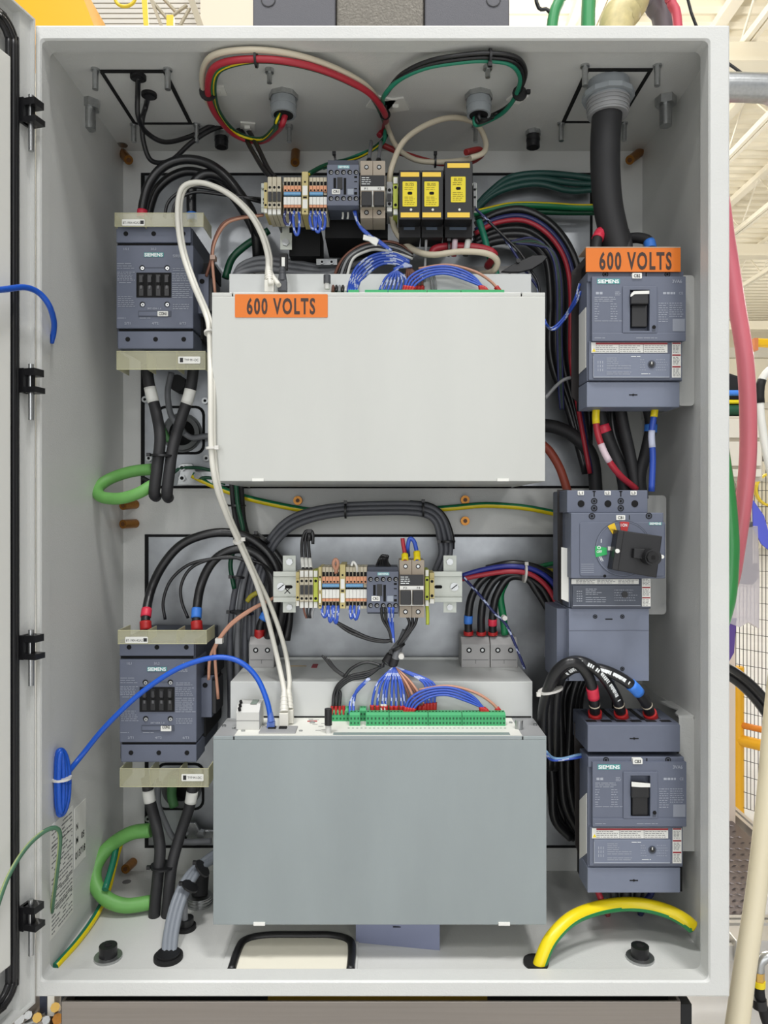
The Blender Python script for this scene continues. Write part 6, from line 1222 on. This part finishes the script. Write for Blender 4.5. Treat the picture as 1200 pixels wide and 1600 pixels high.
# --- cables entering the lower breaker
for k, (x, pts, band) in enumerate(((930, ((930, 1122, .12), (928, 1092, .10), (920, 1058, .08), (898, 1035, .065), (874, 1044, .07), (857, 1074, .09), (848, 1120, .13), (850, 1200, .17)), REDT), (972, ((972, 1122, .12), (964, 1092, .10), (945, 1060, .08), (920, 1038, .072), (892, 1034, .075), (868, 1056, .09), (857, 1096, .13), (858, 1200, .18)), None), (1017, ((1018, 1122, .12), (1008, 1096, .10), (986, 1070, .08), (952, 1050, .075), (918, 1043, .08), (888, 1048, .09), (870, 1080, .12), (866, 1200, .19)), BLUT))):
    lb = ('black cable with a red band entering the lower breaker', 'printed black cable entering the middle of the lower breaker', 'black cable with a blue band entering the lower breaker')[k]
    bits = (('ferrule', .0, .035, 1.28, REDF, 'red ferrule'), ('pin_mark', .075, .082, 1.02, CREAM, 'pale printed dot'))+((('printed_text', .12, .48, 1, WPRINT, None),) if k == 1 else (('printed_text', .24, .5, 1, WPRINT, None),) if k == 2 else ())+((('tape_band', (.12, 0, .16)[k], (.18, 0, .22)[k], 1.1, band, 'tape band'),) if band else ())
    cable(lb, PP(.14, *pts), .0085, RUB, seg=14, bits=bits, n=8)
rd = random.Random(11)
for k in range(9):
    x = 862+k*6; cable('black cable in the dark gap left of the lower breaker, %s from the left' % ORD[k], PP(.24+.01*(k % 3), (x+10, 1050+rd.uniform(-8, 12)), (x-4, 1090), (x-6+rd.uniform(-4, 4), 1150), (x-4+rd.uniform(-6, 6), 1220), (x+4, 1270+rd.uniform(-10, 30)), (x+30, 1310)), .0075, RUB, group='black cables in the gap left of the lower breaker')
tie('white tie on the black cables above the lower breaker left', P(860, 1078, .10), (-.25, 0, 1), .020, TIE)
for (x, y, lb) in ((866, 1027, 'zinc bracket end left of the middle breaker foot'), (845, 1178, 'small zinc clip at the lower drive right edge')): solo('zinc_tab', lb, 'bracket', MB().pb(x-4, y-10, x+4, y+10, .2, .26, STEEL), bevel=.0006)
cable('red cable end below the lower breaker', PP(.12, (930, 1375), (934, 1392), (942, 1412), (950, 1430, .2)), .005, REDC); cable('dark blue cable end below the lower breaker', PP(.15, (1022, 1378), (1018, 1395), (1008, 1410), (1000, 1430, .2)), .005, NAVY)
for k in range(3): cable('%s black cable from the left below the lower breaker' % ORD[k], PP(.17, (955+k*22, 1375), (958+k*20, 1400), (965+k*16, 1440, .28)), .009, RUB, group='black cables below the lower breaker')
# --- small wires on the lower rail
def wire(label, pts, m, r=.0020, group=None, **k): return cable(label, pts, r, m, 'wire', 'wire', group, 6, n=5, **k)
YW = YD-.004
for k in range(3): cable(('left', 'middle', 'right')[k]+' black wire looping up from the beige terminals', PP(.16, (474+k*6, 892, .14), (472+k*6, 872), (472+k*5, 846), (478+k*3, 830), (487+k, 834), (489, 850)), .0026, RUB, 'wire', 'wire', 'black wires above the beige terminals', bits=(('marker_sleeve', .06, .28, 1.15, LABEL, 'white marker sleeve'),), n=5)
tie('black tie on the looped wires above the beige terminals', P(484, 838, .155), (1, 0, 0), .008)
for x0, x1, xb, dp in ((504, 512, 507, 964), (514, 522, 516, 972), (520, 529, 525, 974), (548, 554, 549, 966), (554, 561, 556, 968)):
    wire('blue wire loop under the lower orange terminals, hanging %s' % {504: 'far left', 514: 'left of the clamp', 520: 'clamp', 548: 'right of the clamp', 554: 'far right'}[x0], PP(YW, (x0, 946, YD+.006), (x0-1, 956), (xb, dp), (x1-1, 958), (x1, 946, YD+.006)), BLUW, .0024, 'blue wire loops under the lower rail', twist=(LABEL, .013, .25))
for k, (a, dp) in enumerate(((446, 350), (460, 364), (486, 356), (493, 360), (500, 356))):
    wire('blue wire loop under the upper rail orange terminals, %s from the left' % ORD[k], PP(YW, (a, 330, YD+.006), (a-2, 342), (a+1, dp), (a+6, dp+1), (a+8, 346), (a+7, 332, YD+.006)), BLUW if k else NAVY, .0024, 'blue wire loops under the upper rail', twist=(LABEL, .013, .2))
for k in range(2): wire(('upper', 'lower')[k]+' thin black lead sagging from the blue loops to the grey sleeves', PP(.14, (522, 970), (545, 982+k*5), (575, 996+k*3), (600, 1001+k*2), (612, 1000)), RUB, .0028)
for k in range(4): wire('short dark wire stub under the beige terminals, %s from the left' % ORD[k], PP(YW+.01, (474+k*6, 948), (476+k*4, 958), (479+k*3, 966)), (BRN, RUB, RUB, MIDGREY)[k], .0018, 'short wire stubs under the beige terminals')
wire('tan jumper wire arching above the orange terminals', PP(YW, (527, 895, YD+.006), (521, 882), (524, 874), (528, 880), (524, 896, YD+.006)), PINKW, .0028); wire('white wire stub above the right orange terminals', PP(YW, (549, 884), (552, 878), (557, 884), (558, 894, YD+.006)), LABEL, .002)
for k in range(5): wire('black wire bending over the top of the lower relay, %s from the left' % ORD[k], PP(.16, (586+k*7, 892, .13), (592+k*3, 876), (598+k*2, 868), (604, 874+k*2), (606+k*2, 890, .13)), RUB, .0024, 'black wires above the lower relay')
for k in range(4): wire(('left black', 'right black', 'left blue white', 'right blue white')[k]+' wire leaving the bottom of the lower relay', PP(.12, (596+k*6, 950, .11), (598+k*5, 968), (608+k*2, 986), (612+k, 1004)), (RUB, RUB, BLUW, BLUW)[k], .0024, None if k > 9 else 'wires below the lower relay', **({} if k < 2 else dict(twist=(LABEL, .02, .3))))
cable('red wire with a yellow ferrule above the lower fuse holder', PP(.13, (633, 876, .12), (632, 862), (630, 850), (629, 841)), .0034, REDC, 'wire', 'wire', bits=(('ferrule', .0, .3, 1.7, YEL, 'yellow ferrule'),)); cable('blue wire arching above the lower fuse holder', PP(.13, (652, 876, .12), (651, 862), (647, 846), (640, 842), (637, 856), (638, 868, .15)), .0034, BLUW, 'wire', 'wire', bits=(('ferrule', .0, .2, 1.7, YEL, 'yellow ferrule'),))
wire('yellow green wire hanging under the lower earth terminal', PP(.13, (667, 945), (668, 960), (668, 976)), TGY, .003)
for k in range(3): wire(('left', 'middle', 'right')[k]+' black wire curving below the lower fuse holder', PP(.14, (636+k*8, 962), (640+k*4, 976), (632+k*2, 992), (622, 1008)), RUB, .0026, 'black wires below the lower fuse holder')
cable('left grey sleeve leading to the green plugs', PP(.17, (644, 975), (630, 998), (614, 1018, .16), (602, 1036, .15)), .0062, GCAB, seg=12, bits=(('shrink_end', .8, 1, 1.15, SLEEVE, 'black shrink end'),)); cable('right grey sleeve leading to the green plugs', PP(.16, (634, 985), (626, 1005), (620, 1022, .15), (613, 1042, .15)), .0062, GCAB, seg=12, bits=(('shrink_end', .78, 1, 1.15, SLEEVE, 'black shrink end'),))
tie('black tie binding the two grey sleeves', P(622, 1011, .155), (-.5, 0, .9), .013); solo('wire_clip', 'white tie head beside the grey sleeves', 'clip', MB().pc(627, 1026, 4.5, .13, .145, TIE, 10))
for k in range(3): cable(('upper', 'middle', 'lower')[k]+' black lead running from the sleeves to the red ferrules', PP(.14, (600, 1040-k*2), (575, 1050+k*3), (548, 1056+k*3), (530, 1068+k*4), (522+k*5, 1084), (520+k*5, 1106, .13)), .0026, RUB, 'wire', 'wire')
for k in range(3): wire(('left', 'middle', 'right')[k]+' black tie tail sticking up from the black leads', PP(.14, (545+k*4, 1062), (522+k*3, 1046+k), (503+k*5, 1024+k*3)), RUB, .0022, 'black tie tails over the lower drive')
wire('black lead arching over the black bundle', PP(.13, (596, 1040), (572, 1035), (550, 1044), (538, 1058)), RUB, .0028)
# fans of wires to the green plugs: (end x, end y, jacket)
def fan(ox, oy, org, ends, dz=0, tag='lower green plugs', plug_y=None):
    cnt = {}
    for i, (x, y, m, mid) in enumerate(ends):
        pts = PP(.12, (org[0]+(x-org[0])*.06, org[1], .145), (org[0]+(x-org[0])*mid, org[1]+(y-org[1])*.35, .13), (x, y-16, .125), (x, y, .125))
        tw = dict(twist=(LABEL, .018, .25)) if m is BLUW else {}
        cnt[m] = cnt.get(m, -1)+1; cable('%s wire fanning down to the %s, %s from the left' % ({BLUW: 'blue white', BRN: 'brown', PINKW: 'tan'}[m], tag, ORD[cnt[m]]), pts, .0022, m, 'wire', 'wire', '%s wires to the %s' % ({BLUW: 'blue', BRN: 'brown', PINKW: 'tan'}[m], tag), 6, n=5, bits=(('ferrule', .88, 1, 1.7, REDF, 'red ferrule'),), **tw)
ends = [(x, 1111, BLUW, .75) for x in (582, 590, 598, 603, 612, 619, 627, 632)]+[(x, 1110, BLUW, .95) for x in (664, 669, 674, 679)]+[(x, 1112, PINKW if i % 2 else BRN, .6) for i, x in enumerate((641, 648, 655, 661))]
fan(0, 0, (616, 1043), ends)
for k in range(2): wire(('left', 'right')[k]+' blue white wire from the black leads to the front green plug', PP(.13, (578-k*2, 1060), (560-k*2, 1078), (548+k*5, 1096), (547+k*5, 1116, .115)), BLUW, .0024, 'blue wires to the front green plug', twist=(LABEL, .02, .3))
def arcs(dx, dy, where, Yd=.115):
    for k in range(4):
        cable('%s blue wire from the outside arching across the %s' % (ORD[k], where), PP(Yd, (632+k*4+dx, 1114+dy), (640+k*4+dx, 1092+k*3+dy), (664+k*3+dx, 1078+k*3.6+dy), (698+dx, 1074+k*4+dy), (728-k+dx, 1082+k*4+dy), (748+k*2+dx, 1097+k*3+dy), (753+k*3.4+dx, 1114+dy)), .0020, BLUW, 'wire', 'wire', 'blue wires arching across the '+where, 6, n=5, bits=(('ferrule', 0, .06, 1.8, REDF, 'red ferrule'), ('ferrule', .94, 1, 1.8, REDF, 'red ferrule')))
    cable('tan wire arching across the '+where, PP(Yd+.008, (655+dx, 1078+dy), (700+dx, 1072+dy), (742+dx, 1082+dy), (768+dx, 1098+dy), (782+dx, 1114+dy)), .0024, PINKW, 'wire', 'wire', bits=(('ferrule', .93, 1, 1.8, REDF, 'red ferrule'),))
arcs(0, 0, 'top of the lower drive'); arcs(-1, -658, 'top of the upper drive')
m_ = MB()
for k, x in enumerate((519, 525, 531, 537)): m_ = MB().cyl(P(x, 1116, .13), P(x, 1103, .13), .0027, REDF, 8); solo('ferrule', 'red ferrule in the left green plug, %s from the left' % ORD[k], 'ferrule', m_, 'red ferrules in the left green plug')
for k, x in enumerate((597, 602)): solo('ferrule', ('left', 'right')[k]+' white ferrule among the red ones', 'ferrule', MB().cyl(P(x, 1114, .124), P(x, 1100, .124), .0027, LABEL, 8), 'white ferrules in the green plugs')
# wires above the upper drive
for k in range(5): wire('blue white wire arching left above the upper drive, %s from the left' % ORD[k], PP(.15, (544+k*3.2, 456, .13), (548+k*3, 436+k*2), (560+k*3, 414+k*4), (585+k*2, 398+k*4), (614, 396+k*4), (640, 408+k*3)), BLUW, .0024, 'blue wires arching left above the upper drive', twist=(LABEL, .02, .35))
for k in range(7): wire('blue white wire fanning down into the upper drive, %s from the left' % ORD[k], PP(.14, (632+k*2, 410+k), (622-k*1, 420), (603+k*5, 434), (592+k*6.5, 456, .13)), BLUW, .0023, 'blue wires fanning into the upper drive', twist=(LABEL, .018, .3))
for k in range(6): wire('brown wire fanning down into the upper drive, %s from the left' % ORD[k], PP(.145, (634, 412), (636+k*2, 424), (634+k*5, 438), (634+k*5, 456, .13)), BRN, .0022, 'brown wires fanning into the upper drive', bits=(('ferrule', .82, 1, 1.9, REDF, 'red ferrule'),))
for k in range(5): cable(('brown', 'outer black', 'grey', 'inner black', 'white')[k]+' wire arching over the left of the blue wires on the upper drive', PP(.17, (520+k*5, 456, .14), (523+k*5, 430), (536+k*4, 404), (560+k*3, 385+k*2), (590, 378+k*3), (620, 380+k*4), (645, 396+k*2)), .0026, (BRN, RUB, MIDGREY, RUB, LABEL)[k], 'wire', 'wire', 'dark wires arching above the upper drive', 6)
for k in range(2): wire(('left', 'right')[k]+' thin grey wire curving down to the upper drive', PP(.14, (660+k*7, 420), (672+k*6, 432), (676+k*5, 456)), MIDGREY, .0022, 'thin grey wires over the upper drive')
for k in range(2): wire(('left', 'right')[k]+' blue white wire leaving the upper relay downwards', PP(.13, (553+k*2, 330), (560, 350), (572+k*3, 365), (592, 376+k*3), (612, 392)), BLUW, .0024, 'blue wires below the upper relay', twist=(LABEL, .018, .35))
solo('wire_marker', 'white wire marker tag below the upper fuse holder', 'marker', MB().prism([(568, 366), (576, 369), (588, 371), (592, 375), (588, 384), (581, 380), (576, 376), (567, 374)], .118, .122, LABEL), bevel=.0006)
for x in (576, 591): wire(('left' if x < 580 else 'right')+' grey sleeved wire rising from the upper fuse holder', PP(.15, (x, 262, .13), (x+1, 246, .15), (x+3, 232, .2), (x+4, 222, .24)), GCAB, .0034, 'grey wires above the upper fuse holder', bits=(('shrink_end', 0, .15, 1.3, BLK, 'black end'),))
for x in (535, 543): wire(('left' if x < 540 else 'right')+' white wire stub under the upper relay', PP(.15, (x, 326), (x+1, 336), (x, 342)), LABEL, .0018, 'white stubs under the upper relay')
t = Thing('relay_socket', 'black socket block behind the wires below the upper relay', 'block'); t.part('socket_body', MB().pb(508, 326, 606, 372, .20, .30, BLKM)); t.part('socket_body', MB().pb(452, 352, 500, 400, .22, .30, BLKM)); t.done()
t = Thing('earth_bar', 'small zinc bar with two screws above the upper drive', 'bar'); t.part('bar', MB().pb(494, 404, 527, 414, .22, .24, STEEL), bevel=.0006)
for x in (503, 518): t.part('bar_screw', MB().pc(x, 409, 4, .216, .22, STEEL, 8).pc(x, 409, 2, .2156, .216, HOLE, 6))
t.done()
for x, m in ((712, REDC), (733, BLK)): cable('red wire sleeve under the right fuse block' if m is REDC else 'white sleeved black wire under the right fuse block', PP(.15, (x, 358), (x-1, 372), (x-3 if m is REDC else x-6, 400)), .0045, m, bits=(('marker_sleeve', .35, .9, 1.1, LABEL if m is BLK else mat('pinkish_marker', 0), 'pale marker sleeve'),))
cable('thin grey rod under the middle fuse block', PP(.15, (666, 372), (665, 400), (663, 440)), .0022, MIDGREY)
